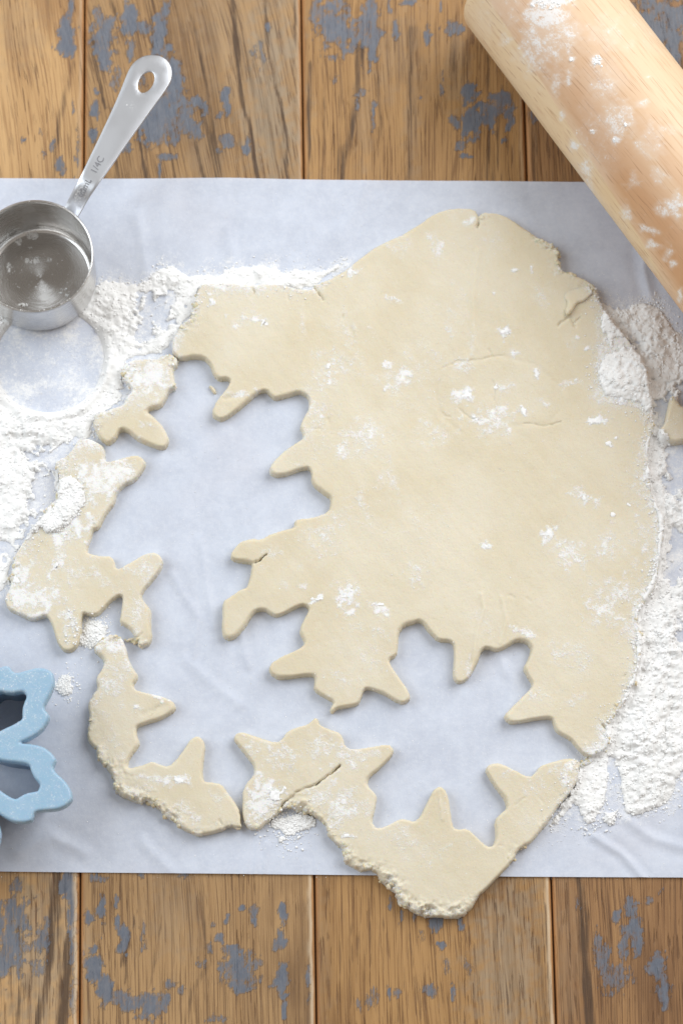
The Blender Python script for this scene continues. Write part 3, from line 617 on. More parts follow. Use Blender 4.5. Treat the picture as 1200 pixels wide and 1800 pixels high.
    if len(yy):
        wgt = (torn[m] ** 2); n = int(min(len(yy) * .05, 420)); pick = rng.choice(len(yy), n, p=wgt / wgt.sum())
        gxs, gys = gx[m][pick], gy[m][pick]; dd = d[m][pick]
        rad = .0003 + .0010 * rng.random(n) ** 2.0 + .0005 * slope[m][pick] * rng.random(n)
        zz = np.where(dd > 0, Z[m][pick] - .6 * rad, zb + rad * .5 + rng.random(n) * th * .55 * (dd > -.0006))
        v1, f1 = lumps(np.stack([gxs, gys, zz], 1), rad, ICO2_V, ICO2_F, .3, .85)
        cr = mesh_obj('torn_edge_crumbs', v1, f1, M_CRUMB, o, True); cr['kind'] = 'stuff'
    return o
A = [(302,600),(310,583),(332,563),(338,540),(350,503),(367,497),(410,497),(438,500),(460,500),(493,500),(517,507),(547,511),(552,500),(567,497),(600,480),(623,463),(647,443),(673,427),(700,416),(733,397),(762,376),(792,367),(825,367),(836,372),(841,380),(848,376),(867,374),(887,380),(908,392),(929,407),(946,417),(967,428),(983,442),(980,455),(987,474),(1008,484),(1033,494),(1048,507),(1053,530),(1067,553),(1096,588),(1128,630),(1137,663),(1145,705),(1147,730),(1148,751),(1142,772),(1137,809),(1142,830),(1140,848),(1143,866),(1152,885),(1165,907),(1168,925),(1165,950),(1160,980),(1155,1012),(1148,1040),(1132,1060),(1120,1080),(1119,1095),(1124,1112),(1131,1129),(1127,1151),(1120,1183),(1111,1206),(1101,1233),(1085,1252),(1076,1265),(1067,1276),(1072,1297),(1069,1311),(1053,1325),(1040,1330),(1026,1327),(1014,1314),(1003,1300),(978,1286),(973,1275),(969,1261),(943,1263),(920,1268),(897,1271),(888,1265),(886,1256),(897,1245),(916,1226),(934,1208),(935,1199),(925,1185),(920,1174),(927,1160),(932,1146),(933,1137),(925,1128),(909,1124),(888,1137),(872,1144),(854,1137),(845,1144),(838,1165),(824,1190),(813,1199),(801,1198),(796,1187),(798,1160),(798,1135),(790,1126),(769,1126),(755,1112),(744,1096),(735,1091),(726,1095),(710,1100),(700,1112),(698,1137),(697,1151),(683,1159),(687,1170),(703,1193),(718,1213),(721,1227),(712,1235),(700,1235),(677,1220),(650,1210),(640,1210),(633,1230),(629,1238),(607,1242),(590,1245),(583,1253),(580,1246),(588,1233),(570,1225),(552,1213),(552,1203),(554,1190),(548,1186),(527,1188),(503,1192),(487,1192),(475,1183),(473,1173),(480,1163),(497,1153),(517,1145),(533,1135),(535,1127),(527,1113),(527,1105),(535,1087),(543,1072),(540,1065),(530,1062),(510,1072),(493,1080),(483,1082),(473,1077),(465,1072),(453,1072),(445,1078),(433,1097),(417,1117),(403,1124),(393,1120),(390,1110),(391,1087),(391,1057),(403,1050),(422,1037),(433,1033),(438,1020),(442,1000),(444,989),(420,987),(405,982),(407,970),(422,953),(443,946),(458,948),(477,938),(497,932),(517,927),(517,917),(523,912),(551,910),(577,899),(581,886),(581,875),(568,867),(554,856),(548,845),(548,831),(542,822),(527,825),(504,834),(484,837),(475,831),(474,822),(481,810),(498,793),(522,778),(533,770),(532,761),(527,749),(533,735),(542,720),(544,705),(538,694),(525,688),(501,697),(482,701),(475,694),(468,686),(457,688),(440,700),(417,720),(399,733),(387,738),(376,732),(373,723),(380,705),(396,688),(406,670),(399,665),(385,667),(376,659),(370,641),(358,628),(338,627),(323,631),(312,628),(303,618)]
B = [(284,627),(295,621),(303,624),(311,632),(315,644),(305,650),(306,665),(309,681),(298,685),(292,700),(283,714),(265,717),(258,723),(271,732),(289,752),(297,770),(293,784),(283,788),(260,780),(239,770),(222,755),(210,755),(204,770),(190,781),(175,770),(166,749),(165,729),(181,723),(216,713),(223,697),(233,688),(225,676),(214,665),(216,644),(233,632),(262,631),(277,632)]
C = [(140,770),(157,771),(178,781),(184,790),(184,807),(190,813),(210,807),(233,800),(248,802),(257,813),(251,825),(238,844),(219,851),(204,866),(201,884),(190,897),(182,910),(174,928),(163,930),(160,944),(152,965),(155,973),(181,978),(195,978),(201,985),(203,997),(210,1000),(230,989),(251,976),(268,970),(281,975),(287,985),(283,1000),(268,1019),(254,1035),(248,1048),(257,1061),(265,1070),(264,1096),(267,1122),(260,1135),(245,1138),(241,1128),(233,1110),(222,1100),(211,1094),(213,1075),(217,1049),(209,1046),(195,1055),(181,1072),(169,1081),(155,1080),(147,1077),(143,1090),(143,1110),(137,1134),(125,1144),(112,1144),(101,1128),(93,1102),(85,1084),(76,1083),(58,1091),(35,1081),(15,1070),(8,1052),(20,1032),(19,1008),(26,979),(47,944),(66,915),(88,890),(102,868),(104,845),(99,828),(97,812),(118,803),(128,790)]
D = [(192,1117),(201,1113),(213,1121),(219,1133),(223,1142),(225,1156),(233,1174),(242,1184),(241,1193),(233,1203),(238,1212),(257,1218),(283,1223),(305,1232),(309,1244),(303,1252),(280,1264),(257,1271),(240,1276),(239,1290),(245,1305),(242,1314),(227,1331),(223,1346),(230,1350),(254,1344),(268,1338),(280,1344),(295,1347),(309,1337),(324,1317),(335,1299),(347,1293),(355,1297),(360,1307),(358,1330),(355,1363),(358,1374),(377,1375),(390,1378),(400,1393),(413,1410),(422,1426),(424,1440),(428,1455),(418,1457),(400,1453),(388,1459),(370,1465),(347,1467),(321,1457),(306,1445),(289,1433),(271,1413),(254,1407),(248,1416),(230,1404),(210,1398),(201,1387),(204,1372),(190,1355),(175,1337),(172,1320),(159,1308),(153,1287),(157,1258),(155,1238),(163,1220),(172,1209),(169,1191),(181,1175),(184,1160),(163,1142),(172,1128)]
E = [(426,1430),(427,1417),(427,1383),(447,1362),(447,1347),(433,1327),(417,1308),(411,1298),(415,1289),(427,1287),(460,1298),(483,1305),(495,1302),(505,1285),(523,1278),(543,1272),(553,1262),(558,1263),(562,1275),(580,1282),(597,1288),(603,1297),(605,1310),(617,1318),(650,1313),(683,1308),(692,1317),(687,1330),(670,1347),(647,1367),(645,1380),(660,1395),(662,1403),(657,1427),(653,1443),(660,1456),(677,1453),(703,1439),(712,1440),(728,1445),(739,1435),(749,1412),(762,1387),(774,1381),(785,1391),(790,1417),(794,1449),(801,1458),(822,1457),(838,1472),(856,1488),(865,1488),(871,1476),(870,1440),(879,1430),(891,1421),(888,1407),(875,1389),(859,1366),(853,1352),(861,1342),(879,1341),(907,1355),(930,1367),(941,1357),(948,1346),(971,1339),(998,1332),(1017,1336),(1019,1348),(1014,1375),(998,1398),(980,1417),(966,1440),(948,1462),(934,1479),(907,1497),(902,1513),(879,1536),(852,1563),(838,1577),(833,1590),(820,1602),(805,1611),(775,1610),(745,1606),(720,1600),(696,1585),(692,1566),(667,1547),(663,1532),(630,1530),(604,1514),(602,1497),(590,1483),(573,1463),(570,1445),(550,1431),(530,1424),(510,1422),(497,1423),(480,1437),(467,1447),(453,1460),(437,1457),(429,1447)]
G = [(1179,692),(1173,718),(1167,745),(1157,757),(1162,772),(1183,779),(1204,776),(1232,768),(1238,735),(1220,716),(1199,716),(1190,704)]
sheet = dough_piece('dough_sheet', A, 'big pale rolled-out cookie dough sheet with snowflake cut-outs along its lower left', 'dough', seed=10)
GS = 'dough scraps left around the cut-outs'
dough_piece('dough_scrap', B, 'small floury dough scrap right below the measuring cup ring, left of the big dough sheet', 'dough', seed=30, group=GS)
dough_piece('dough_scrap', C, 'leftmost dough scrap, branched, with a heap of flour on its upper left edge', 'dough', seed=50, group=GS)
dough_piece('dough_scrap', D, 'curved dough scrap with crumbly outer edge beside the blue cookie cutter', 'dough', seed=70, group=GS)
dough_piece('dough_scrap', E, 'wide dough scrap with crumbly corner hanging over the lower edge of the parchment', 'dough', seed=90, group=GS)
dough_piece('dough_scrap', G, 'tiny dough scrap at the right border of the picture, buried in flour', 'dough', seed=110, group=GS, th=.0055, flk=.35)
# folded flap of the big sheet
flap = [(1008,492),(1022,490),(1036,500),(1041,512),(1028,528),(1013,533),(1004,550),(995,555),(992,545),(998,532),(990,520),(996,505)]
dough_piece('folded_flap', flap, None, None, parent=sheet, seed=130, th=.0030, zb=ZP + TH - .0009, mark=False, tilt=(1004, 496, 1018, 535))
for i, (cx, cy, L, w, a, lb) in enumerate([(374, 684, 9, 2.4, 55, 'thin curled dough shred inside the upper left snowflake cut-out'), (232, 1124, 12, 2.8, -8, 'thin dough sliver between the leftmost scrap and the curved scrap'), (1030, 1341, 14, 4, -25, 'small dough bit at the lower right tip of the big sheet')]):
    a = math.radians(a); ca, sa = math.cos(a), math.sin(a)
    pl = [(cx + u * L * ca - v * w * sa, cy + u * L * sa + v * w * ca) for u, v in [(-1, .2), (-.6, -.8), (0, -1.1), (.6, -.8), (1, 0), (.5, .9), (-.2, .7), (-.7, .9)]]
    dough_piece('dough_shred', pl, lb, 'dough', seed=150 + i, th=.0018, mark=False, c=.0002)

# ------------------------------------------------------------------ flour heaps
CUPC = (88, 635)          # ring pressed by the cup
def heap(name, poly_px, H, soft, label, seed, c=.00045, edge=.0022, ring=False, clumps=900, cracky=0.0, spread=.004, dens=None):
    pts = chaikin(np.array([P(a, b, ZP)[:2] for a, b in poly_px]), 1)
    gx, gy = grid(pts, c, .006)
    d = sdf(gx, gy, pts)
    px, py = PX(np.stack([gx, gy, gx * 0 + ZP], -1))
    base = surf(gx, gy)
    # blur the base so that flour drapes over the dough edge
    for _ in range(3):
        base = (base + np.roll(base, 1, 0) + np.roll(base, -1, 0) + np.roll(base, 1, 1) + np.roll(base, -1, 1)) / 5
    d = d + edge * fbm(gx, gy, .007, 5, seed, .66) + .0009 * fbm(gx, gy, .0013, 2, seed + 1)
    thick = .55 + .75 * fbm(gx, gy, .014, 4, seed + 2)
    if dens is not None: thick = thick + dens(px, py)
    h = H * (1 - np.exp(-np.clip(d, 0, 1) / soft)) * np.clip(thick, -.4, 1.6)
    cl = 1 - np.clip(cells(gx, gy, .0034, seed + 3) / .75, 0, 1) ** 2
    cl2 = 1 - np.clip(cells(gx + .0006 * fbm(gx, gy, .002, 2, 4), gy, .0016, seed + 4) / .8, 0, 1) ** 2
    h = h + (.00042 * cl + .00010 * cl2 + .00016 * fbm(gx, gy, .0016, 4, seed + 5, .65)) * sstep(0, .0015, d) * np.clip(thick + .35, .1, 1.2)
    h = h + .00008 * (rng.random(gx.shape) - .5) * sstep(0, .001, d)
    if cracky:
        rn = np.abs(fbm(gx, gy, .011, 3, seed + 9)); h = h - cracky * np.exp(-(rn / .035) ** 2) * sstep(.0005, .002, h)
    thr = .00020
    if ring:
        c0 = P(*CUPC, ZP); rr = np.hypot(gx - c0[0], gy - c0[1]); R0 = .0245
        wall = .0023 * np.exp(-((rr - R0 - .0020) / .0018) ** 2) * (0.75 + .5 * fbm(gx, gy, .02, 2, 3))
        film = 0 * (.00016 + .0004 * sstep(-.1, .7, fbm(gx, gy, .016, 3, 77)) + .00010 * fbm(gx, gy, .0014, 3, 78)) * 1.0
        lower = sstep(.004, -.01, gy - c0[1])
        inside = 1 - sstep(R0 - .0012, R0 + .0012, rr)
        h = h * (1 - inside) * sstep(R0, R0 + .004, rr) ** .5 + film * inside + wall * np.clip(.35 + lower, 0, 1)
    dd = np.minimum(d, (h - thr) * 1.6)
    for _ in range(1):
        dd = (dd * 2 + np.roll(dd, 1, 0) + np.roll(dd, -1, 0) + np.roll(dd, 1, 1) + np.roll(dd, -1, 1)) / 6
    Z = base + np.maximum(h, .00005)
    o = field(name, gx, gy, dd, Z, ZP - .0003, M_FLOUR, None, None, c, True, 0.0)
    tag(o, label, 'flour', kind='stuff')
    RZl = Z * 1.0
    parts = []
    m = (d > -.002) & (h > .0002)
    if ring: m &= ~(inside > .3)
    yy, xx = np.nonzero(m)
    n = min(clumps * 5, len(yy))
    if n:
        p = rng.integers(0, len(yy), n); rad = .00013 + .00055 * rng.random(n) ** 3.6
        parts.append(lumps(np.stack([gx[m][p] + (rng.random(n) - .5) * .001, gy[m][p] + (rng.random(n) - .5) * .001, RZl[m][p] - rad * .25], 1), rad, ICO2_V, ICO2_F, .3, .8))
    m2 = (d < .0012) & (d > -spread - .004)
    yy, xx = np.nonzero(m2)
    if len(yy):
        w = np.exp(d[m2] / spread * 1.6) * np.clip(.5 + fbm(gx[m2], gy[m2], .01, 3, seed + 40), .02, 1) ; n = int(min(clumps * 2.2, len(yy)))
        p = rng.choice(len(yy), n, p=w / w.sum()); rad = .00010 + .00045 * rng.random(n) ** 4
        xy = np.stack([gx[m2][p] + (rng.random(n) - .5) * c, gy[m2][p] + (rng.random(n) - .5) * c], 1)
        parts.append(lumps(np.concatenate([xy, (surf(xy[:, 0], xy[:, 1]) + rad * .2)[:, None]], 1), rad, ICO_V, ICO_F, .3, .7))
    if parts:
        v, f = join(parts)
        g = mesh_obj('flour_clumps', v, f, M_FLOUR, o, True); g['kind'] = 'stuff'
    return o
def dens_left(px, py):
    return ell(px, py, [(300,485,45,16,.5),(200,560,28,50,.35),(470,485,90,18,.7),(570,480,40,16,.5),(205,640,22,60,.3),(60,750,110,26,.6),(20,830,40,32,.35),(30,890,32,36,.25),(150,745,40,30,.35)], .4) \
        - ell(px, py, [(275,555,38,34,1.9),(250,590,24,24,1.3),(90,805,45,22,1.5),(75,870,28,40,1.6),(60,930,26,28,1.0),(5,960,40,26,.7),(225,690,14,12,1.5),(300,520,16,16,.8),(40,770,30,8,.7)], .5)
def dens_right(px, py):
    return ell(px, py, [(1140,580,50,40,.45),(1110,690,35,25,.35),(1140,1250,45,150,.6),(1150,1380,40,50,.5),(1040,1390,25,45,.2),(1150,830,22,40,.2)], .4) \
        - ell(px, py, [(1100,625,36,36,.55),(1190,830,30,60,1.3),(1200,960,32,70,1.0),(1180,1010,16,40,.6),(1205,1110,28,50,.8),(1165,735,16,30,1.2),(1185,800,24,20,1.0),(1078,1380,12,40,1.6),(1060,620,12,40,.3),(1225,760,40,40,.4),(1200,738,46,48,4.0)], .5)
heap('flour', HEAPS['left'], .0021, .0050, 'loose white flour bank with a round cup print, left of the dough', 200, ring=True, clumps=900, dens=dens_left)
heap('flour', HEAPS['right'], .0026, .0050, 'thick cracked white flour bank along the right edge of the dough', 230, clumps=1700, cracky=.0009, dens=dens_right, edge=.0018)
heap('flour', [(127,838),(141,848),(150,862),(146,866),(153,870),(153,888),(140,906),(120,926),(100,940),(82,940),(75,930),(60,945),(40,965),(48,940),(70,915),(95,900),(100,880),(97,855),(112,840)], .0022, .0022, 'smooth white flour smear on the upper left edge of the leftmost scrap', 260, clumps=160, edge=.0010, spread=.003)
heap('flour', [(152,1084),(172,1090),(192,1104),(186,1118),(170,1138),(150,1142),(139,1134),(143,1115),(146,1098)], .0016, .002, 'white flour dab wedged between two dough scraps near the blue cutter', 280, clumps=200, edge=.0014, spread=.004)
heap('flour', [(100,1192),(118,1184),(128,1188),(132,1205),(133,1218),(118,1228),(106,1222),(96,1205)], .0005, .002, 'thin white flour fingerprint on the parchment beside the blue cutter', 300, clumps=120, edge=.0016, spread=.003)
heap('flour', [(470,1440),(500,1432),(530,1428),(556,1440),(548,1456),(520,1462),(505,1474),(495,1486),(484,1480),(492,1466),(474,1456)], .0013, .002, 'flour crumbs below the crack in the wide dough scrap', 320, clumps=260, edge=.0018, spread=.005)
heap('flour', [(1062,1430),(1080,1428),(1082,1444),(1072,1452),(1062,1446)], .0020, .0015, 'single small flour clump on parchment at the lower right', 340, clumps=40, edge=.0008, spread=.002)

# thicker dabs of flour lying on the dough: real little flakes
dabs = [(885,585,15,13,1.0),(1050,742,14,9,1.0),(1070,780,6,6,1),(675,686,5,5,1),(963,940,10,9,.8),(557,1052,13,4,1),(1022,874,7,8,.8),(1030,611,6,6,.9),(920,722,9,8,.7),(1015,672,12,8,.6),(868,680,8,10,.6),(820,698,10,12,.7),(460,565,8,6,.7),(375,531,5,5,1),
        (835,736,18,6,.7),(605,1045,14,16,.5),(666,1062,10,4,.8),(320,1370,14,8,.8),(243,1244,8,4,1),(480,1395,26,18,.8),(855,957,6,6,.8),(1095,690,40,18,.9),(1080,660,14,10,.5),(100,990,6,16,.8),(30,1015,6,10,1),(612,1468,10,5,.9),(620,478,10,6,.7),(905,622,8,9,.6),(940,655,8,10,.6),(577,640,4,10,.6),(1082,770,3,3,1),(1075,905,5,4,.9),(1072,950,4,4,.8),(1105,885,5,5,.9),(935,472,3,6,.9),(868,516,4,4,1),(905,475,6,4,.8)]
dc = .0004
gx, gy = np.meshgrid(np.arange(-.152, .150, dc), np.arange(-.178, .132, dc))
px, py = PX(np.stack([gx, gy, gx * 0 + ZP + TH], -1))
e = ell(px, py, [(q[0], q[1], q[2] * 1.15, q[3] * 1.15, q[4]) for q in dabs], .2)
e = e * (e > .02) + .55 * fbm(gx, gy, .0022, 3, 401, .65) + .35 * fbm(gx, gy, .0008, 2, 402) - .60
e = np.where(surf(gx, gy) > ZP + .002, e, -.5)
hh = .00010 + .00045 * np.clip(e, 0, .8) + .00010 * fbm(gx, gy, .0011, 3, 403) + .00008 * (rng.random(gx.shape) - .5)
tag(field('flour_dabs', gx, gy, e * .0012, surf(gx, gy) + np.maximum(hh, .00004), ZP + .001, M_FLOUR, None, None, dc, False), 'white flour dabs sitting on top of the dough', 'flour', kind='stuff')
# fine loose dust over dough and paper
n = 90000
dx = rng.random(n) * 1300 - 50; dy = 310 + rng.random(n) * 1300
w = P(dx, dy, ZP + .003)
prob = np.maximum(ell(dx, dy, DUST_D, .2) * .5, ell(dx, dy, DUST_P, .2) * .45)
for k in HEAPS: prob = np.maximum(prob, .8 * sstep(-60, 0, inpoly_px(dx, dy, HEAPS[k])))
prob = (prob + .11) * np.clip(.6 + fbm(w[:, 0], w[:, 1], .012, 3, 90), .05, 1.3)
keep = (rng.random(n) < prob) & (dy < 1545)
w = w[keep]; n = len(w); rad = .00007 + .00017 * rng.random(n) ** 3
zz = surf(w[:, 0], w[:, 1])
v, f = lumps(np.stack([w[:, 0], w[:, 1], zz + rad * .4], 1), rad, OCT_V, OCT_F, .3, .8)
tag(mesh_obj('flour_dust', v, f, M_FLOUR, smooth=False), 'fine specks of flour scattered over dough and parchment', 'flour', kind='stuff')

# ------------------------------------------------------------------ rolling pin
R_PIN = .0302
a1 = np.array([827, 47.]); a2 = np.array([1199, 545.]); b1 = np.array([1093, 0.]); b2 = np.array([1200, 137.])
zc = ZP + .0012 + R_PIN
# axis on plane z = zc: half way between both silhouettes
La, Lb = P(a1[0], a1[1], zc)[:2], P(a2[0], a2[1], zc)[:2]
Ra, Rb = P(b1[0], b1[1], zc)[:2], P(b2[0], b2[1], zc)[:2]
dl = (Lb - La) / np.linalg.norm(Lb - La); dr = (Rb - Ra) / np.linalg.norm(Rb - Ra)
ax = dl * .8 + dr * .2; ax /= np.linalg.norm(ax); nrm = np.array([-ax[1], ax[0]])
sL = (np.array(P(1010, 292, zc)[:2]) @ nrm); sR = (np.array(P(1146, 68, zc)[:2]) @ nrm)
R_PIN = abs(sL - sR) / 2 * .992
zc = ZP + .0012 + R_PIN
mid = (sL + sR) / 2
endpt = P(807, 14, zc)[:2]; t0 = endpt @ ax
org = nrm * mid + ax * t0
LEN = .42
prof = [(0.0, 0.0), (0.0, R_PIN * .5), (0.0, R_PIN - .0060)]
for a in np.linspace(0, math.pi / 2, 9): prof.append((.0060 - .0060 * math.cos(a) + 0.0, R_PIN - .0060 + .0060 * math.sin(a)))
prof += [(x, R_PIN + .0003 * math.sin(x * 9)) for x in np.linspace(.009, LEN - .009, 330)]
for a in np.linspace(math.pi / 2, 0, 9): prof.append((LEN - .0060 + .0060 * math.cos(a), R_PIN - .0060 + .0060 * math.sin(a)))
prof += [(LEN, R_PIN * .5), (LEN, 0.0)]
prof = np.array(prof); ns = 144
th = np.linspace(0, 2 * math.pi, ns, endpoint=False)
X = np.repeat(prof[:, 0:1], ns, 1); Yl = prof[:, 1:2] * np.sin(th)[None]; Zl = prof[:, 1:2] * np.cos(th)[None]
wob = 1 + .002 * fbm(X, np.repeat(th[None] * R_PIN, len(prof), 0), .03, 3, 15)
V = np.stack([X, Yl * wob, Zl * wob], -1)
idx = np.arange(len(prof) * ns).reshape(len(prof), ns); nx_ = np.roll(idx, -1, 1)
Fq = np.stack([idx[:-1], idx[1:], nx_[1:], nx_[:-1]], -1).reshape(-1, 4)
# local frame: x = axis (down right), y = left side of axis, z up  (right-handed)
yv = np.array([-ax[1], ax[0]])
Rm = Matrix(((ax[0], yv[0], 0, org[0]), (ax[1], yv[1], 0, org[1]), (0, 0, 1, zc), (0, 0, 0, 1)))
Vw = V @ np.array(Rm)[:3, :3].T + np.array(Rm)[:3, 3]
px, py = PX(Vw)
PINF = [(960,30,45,22,.9),(965,0,40,16,1.1),(935,65,30,35,.55),(950,90,45,60,.45),(1048,108,10,14,1.2),(1005,103,5,4,1.1),(1000,130,4,20,.55),(975,150,10,20,.5),(885,70,14,10,.6),(925,95,10,14,.5),(988,203,6,8,.9),(1040,230,5,4,1.2),(1082,246,8,8,1.2),(1100,217,7,6,.9),(1090,210,34,34,.5),(1132,180,15,7,.7),(1138,134,5,4,.8),(1007,255,7,12,.9),(1100,375,10,18,.8),
        (1140,405,20,7,.75,20),(1150,430,12,12,.75),(1185,465,9,9,.8),(1180,365,25,22,.75),(1030,300,10,16,.75),(1195,520,8,15,.8),(1110,320,15,15,.5),(1160,310,18,18,.5),(1130,260,30,20,.4),(1040,330,6,20,.5),(1172,448,10,14,.6),(1065,60,40,40,.3),(1150,240,30,30,.35),(1000,60,30,30,.4),(1060,150,20,20,.35)]
flp = ell(px, py, PINF, .3) * (Zl > -.3 * R_PIN) * 1.2 + .30 * sstep(-.15, .5, fbm(Vw[..., 0], Vw[..., 1], .022, 4, 33)) + .10
edge_fl = (1 - sstep(0.0, .25, np.abs(Zl / R_PIN + .05))) * (Yl < 0) * sstep(.05, .09, X) * .55 * np.clip(.4 + fbm(X, Zl, .01, 3, 5), 0, 1)
pin = mesh_obj('rolling_pin', V.reshape(-1, 3), Fq, mat_pin(), None, True, {'flour': np.maximum(flp, edge_fl).ravel()})
pin.matrix_world = Rm
tag(pin, 'pale wooden rolling pin dusted with flour resting across the upper right corner', 'rolling pin')
parts = []
for cx, cy, rx, ry, nn in [(1048,105,8,9,26),(1005,104,4,3,8),(1040,230,4,3,8),(1082,247,5,6,14),(1100,218,4,4,8),(960,8,28,8,50),(1055,114,4,4,8),(1007,256,3,6,8)]:
    n = nn; a = rng.random(n) * 6.283; r = np.sqrt(rng.random(n))
    qx = cx + rx * r * np.cos(a); qy = cy + ry * r * np.sin(a); rad = .00022 + .0005 * rng.random(n) ** 2
    z = np.full(n, zc + R_PIN)
    for _ in range(6):
        pw = P(qx, qy, 0.0); pw = np.array([P(u, v_, q) for u, v_, q in zip(qx, qy, z)])
        s = pw[:, :2] @ nrm - mid
        z = zc + np.sqrt(np.clip(R_PIN ** 2 - s ** 2, 0, None))
    parts.append(lumps(np.stack([pw[:, 0], pw[:, 1], z + rad * .1], 1), rad, ICO2_V, ICO2_F, .2, .6))
v, f = join(parts); tag(mesh_obj('flour_specks', v, f, M_FLOUR), 'small flour clumps stuck on the rolling pin', 'flour', kind='stuff')

# ------------------------------------------------------------------ measuring cup
HC = .0312; RT, RB, WT = .02585, .0250, .0007
z0c = ZP + .0006
cc = P(60, 449.5, z0c + HC)
cup = empty('measuring_cup', (cc[0], cc[1], z0c)); tag(cup, 'stainless steel quarter-cup measuring cup with long flat handle, floury inside', 'measuring cup')
def lathe(prof, ns=128):
    prof = np.array(prof); t = np.linspace(0, 2 * math.pi, ns, endpoint=False)
    V = np.stack([prof[:, 0:1] * np.cos(t), prof[:, 0:1] * np.sin(t), np.repeat(prof[:, 1:2], ns, 1)], -1)
    idx = np.arange(len(prof) * ns).reshape(len(prof), ns); nx = np.roll(idx, -1, 1)
    return V.reshape(-1, 3), np.stack([idx[:-1], nx[:-1], nx[1:], idx[1:]], -1).reshape(-1, 4)
outer = [(.0001, 0.0), (RB - .003, 0.0), (RB - .0012, .0004), (RB - .0003, .0014), (RB, .003)] + [(RB + (RT - RB) * t, .003 + (HC - .003) * t) for t in np.linspace(.05, .97, 14)] + [(RT + .00015, HC - .0006), (RT + .0002, HC - .0002), (RT - .0001, HC), (RT - .0005, HC), (RT - .0008, HC - .0004)]
inner = [(RT - .0009, HC - .0010)] + [(RT - WT + (RB - RT) * t - .0002, HC - (HC - .0035) * t) for t in np.linspace(.06, .97, 14)] + [(RB - WT - .0006, .0024), (RB - WT - .0014, .0015), (RB - WT - .0026, .0011)]
v, f = lathe(outer + inner)
M_WALL = mat_steel('brushed_steel_wall', .26, .35, True, .62); M_BASE = mat_steel('brushed_steel_base', .24, .92, True, .46); M_HAND = mat_steel('steel_handle', .40, .0, False, .66)
cb = mesh_obj('cup_wall', v, f, M_WALL, cup)
v, f = lathe([(RB - WT - .0024, .00112), (RB - WT - .005, .00105)] + [(r, .00105) for r in np.linspace(RB - .007, .0002, 14)])
mesh_obj('cup_base', v, f[:, ::-1].copy(), M_BASE, cup)
# handle
def hz(s): return HC - .0105 + .0103 * sstep(-.06, .20, s) + .0015 * np.clip(s - .2, 0, 1)
hL = [(111,369),(113,365),(117,357),(131,330),(145,302),(160,271),(175,240),(190,208),(205,175),(216,148),(225,125),(232,113),(240,105),(252,98),(265,96),(279,97),(290,102),(298,111),(302,122),(302,134),(299,145),(288,163),(270,187),(253,211),(235,236),(217,261),(200,286),(187,304),(175,321),(165,336),(155,351),(141,376),(136,385),(133,388)]
axd = np.array([138, -252.]) / math.hypot(138, 252); o0 = np.array([130., 367.])
def hpt(p, dz=0.0):
    s = np.clip(((np.array(p) - o0) @ axd) / 300., -.1, 1); z = z0c + hz(s) + dz
    w = P(p[0], p[1], z); return np.array([w[0] - cc[0], w[1] - cc[1], z - z0c])
hole = [(257 + 20 * math.cos(t) * axd[0] * -1 + 12.5 * math.sin(t) * axd[1] * -1, 144 + 20 * math.cos(t) * axd[1] * -1 + 12.5 * math.sin(t) * axd[0]) for t in np.linspace(0, 2 * math.pi, 28, endpoint=False)]
import bmesh
from mathutils.geometry import delaunay_2d_cdt
outl = chaikin(np.array(hL, float), 1); outl = outl
# interior points so that the bend follows the profile
pts2 = [Vector(p) for p in outl]; nO = len(pts2); pts2 += [Vector(p) for p in hole]; nH = len(hole)
for s in np.linspace(8, 290, 36):
    for u in (-.7, -.35, 0, .35, .7):
        q = o0 + axd * s + np.array([-axd[1], axd[0]]) * u * (13 + 17 * s / 300)
        if np.hypot(*(q - np.array([257, 144]))) > 24: pts2.append(Vector(q))
edges = [(i, (i + 1) % nO) for i in range(nO)] + [(nO + i, nO + (i + 1) % nH) for i in range(nH)]
vo, eo, fo, ov, oe, of = delaunay_2d_cdt(pts2, edges, [], 0, 1e-6)
vo = np.array([list(p) for p in vo])
def inp(q, poly):
    return sdf(np.array([q[0]]), np.array([q[1]]), np.array(poly))[0] > 0
tri = []
for t in fo:
    c_ = vo[list(t)].mean(0)
    if inp(c_, outl) and not inp(c_, hole): tri.append(t)
bm = bmesh.new()
bv = [bm.verts.new(hpt(p)) for p in vo]
for t in tri:
    try: bm.faces.new([bv[i] for i in t])
    except ValueError: pass
for vtx in [x for x in bm.verts if not x.link_faces]: bm.verts.remove(vtx)
bmesh.ops.recalc_face_normals(bm, faces=bm.faces)
if sum(fc.normal.z for fc in bm.faces) < 0: bmesh.ops.reverse_faces(bm, faces=bm.faces)
me = bpy.data.meshes.new('handle'); bm.to_mesh(me); bm.free()
for p_ in me.polygons: p_.use_smooth = True
me.materials.append(M_HAND)
ho = bpy.data.objects.new('handle', me); COL.objects.link(ho); ho.parent = cup
so = ho.modifiers.new('thick', 'SOLIDIFY'); so.thickness = .0013; so.offset = -1
bv_ = ho.modifiers.new('bevel', 'BEVEL'); bv_.width = .00035; bv_.segments = 2; bv_.limit_method = 'ANGLE'; bv_.angle_limit = math.radians(40)
# welded tab that goes down the wall, under the handle root
tabv = []
hd = hpt((130, 366)); ang = math.atan2(hd[1], hd[0]); wt = .0042
for s_ in (-1, 1):
    for rr, zz in ((RT + .0003, HC - .0032), (RT + .0013, HC - .0040), (RT + .0010, HC - .016), (RT - .0002, HC - .016)):
        a_ = ang + s_ * wt / RT; tabv.append((rr * math.cos(a_), rr * math.sin(a_), zz))
mesh_obj('weld_tab', tabv, [(0, 1, 2, 3), (7, 6, 5, 4), (0, 4, 5, 1), (1, 5, 6, 2), (2, 6, 7, 3), (3, 7, 4, 0)], M_HAND, cup, False)
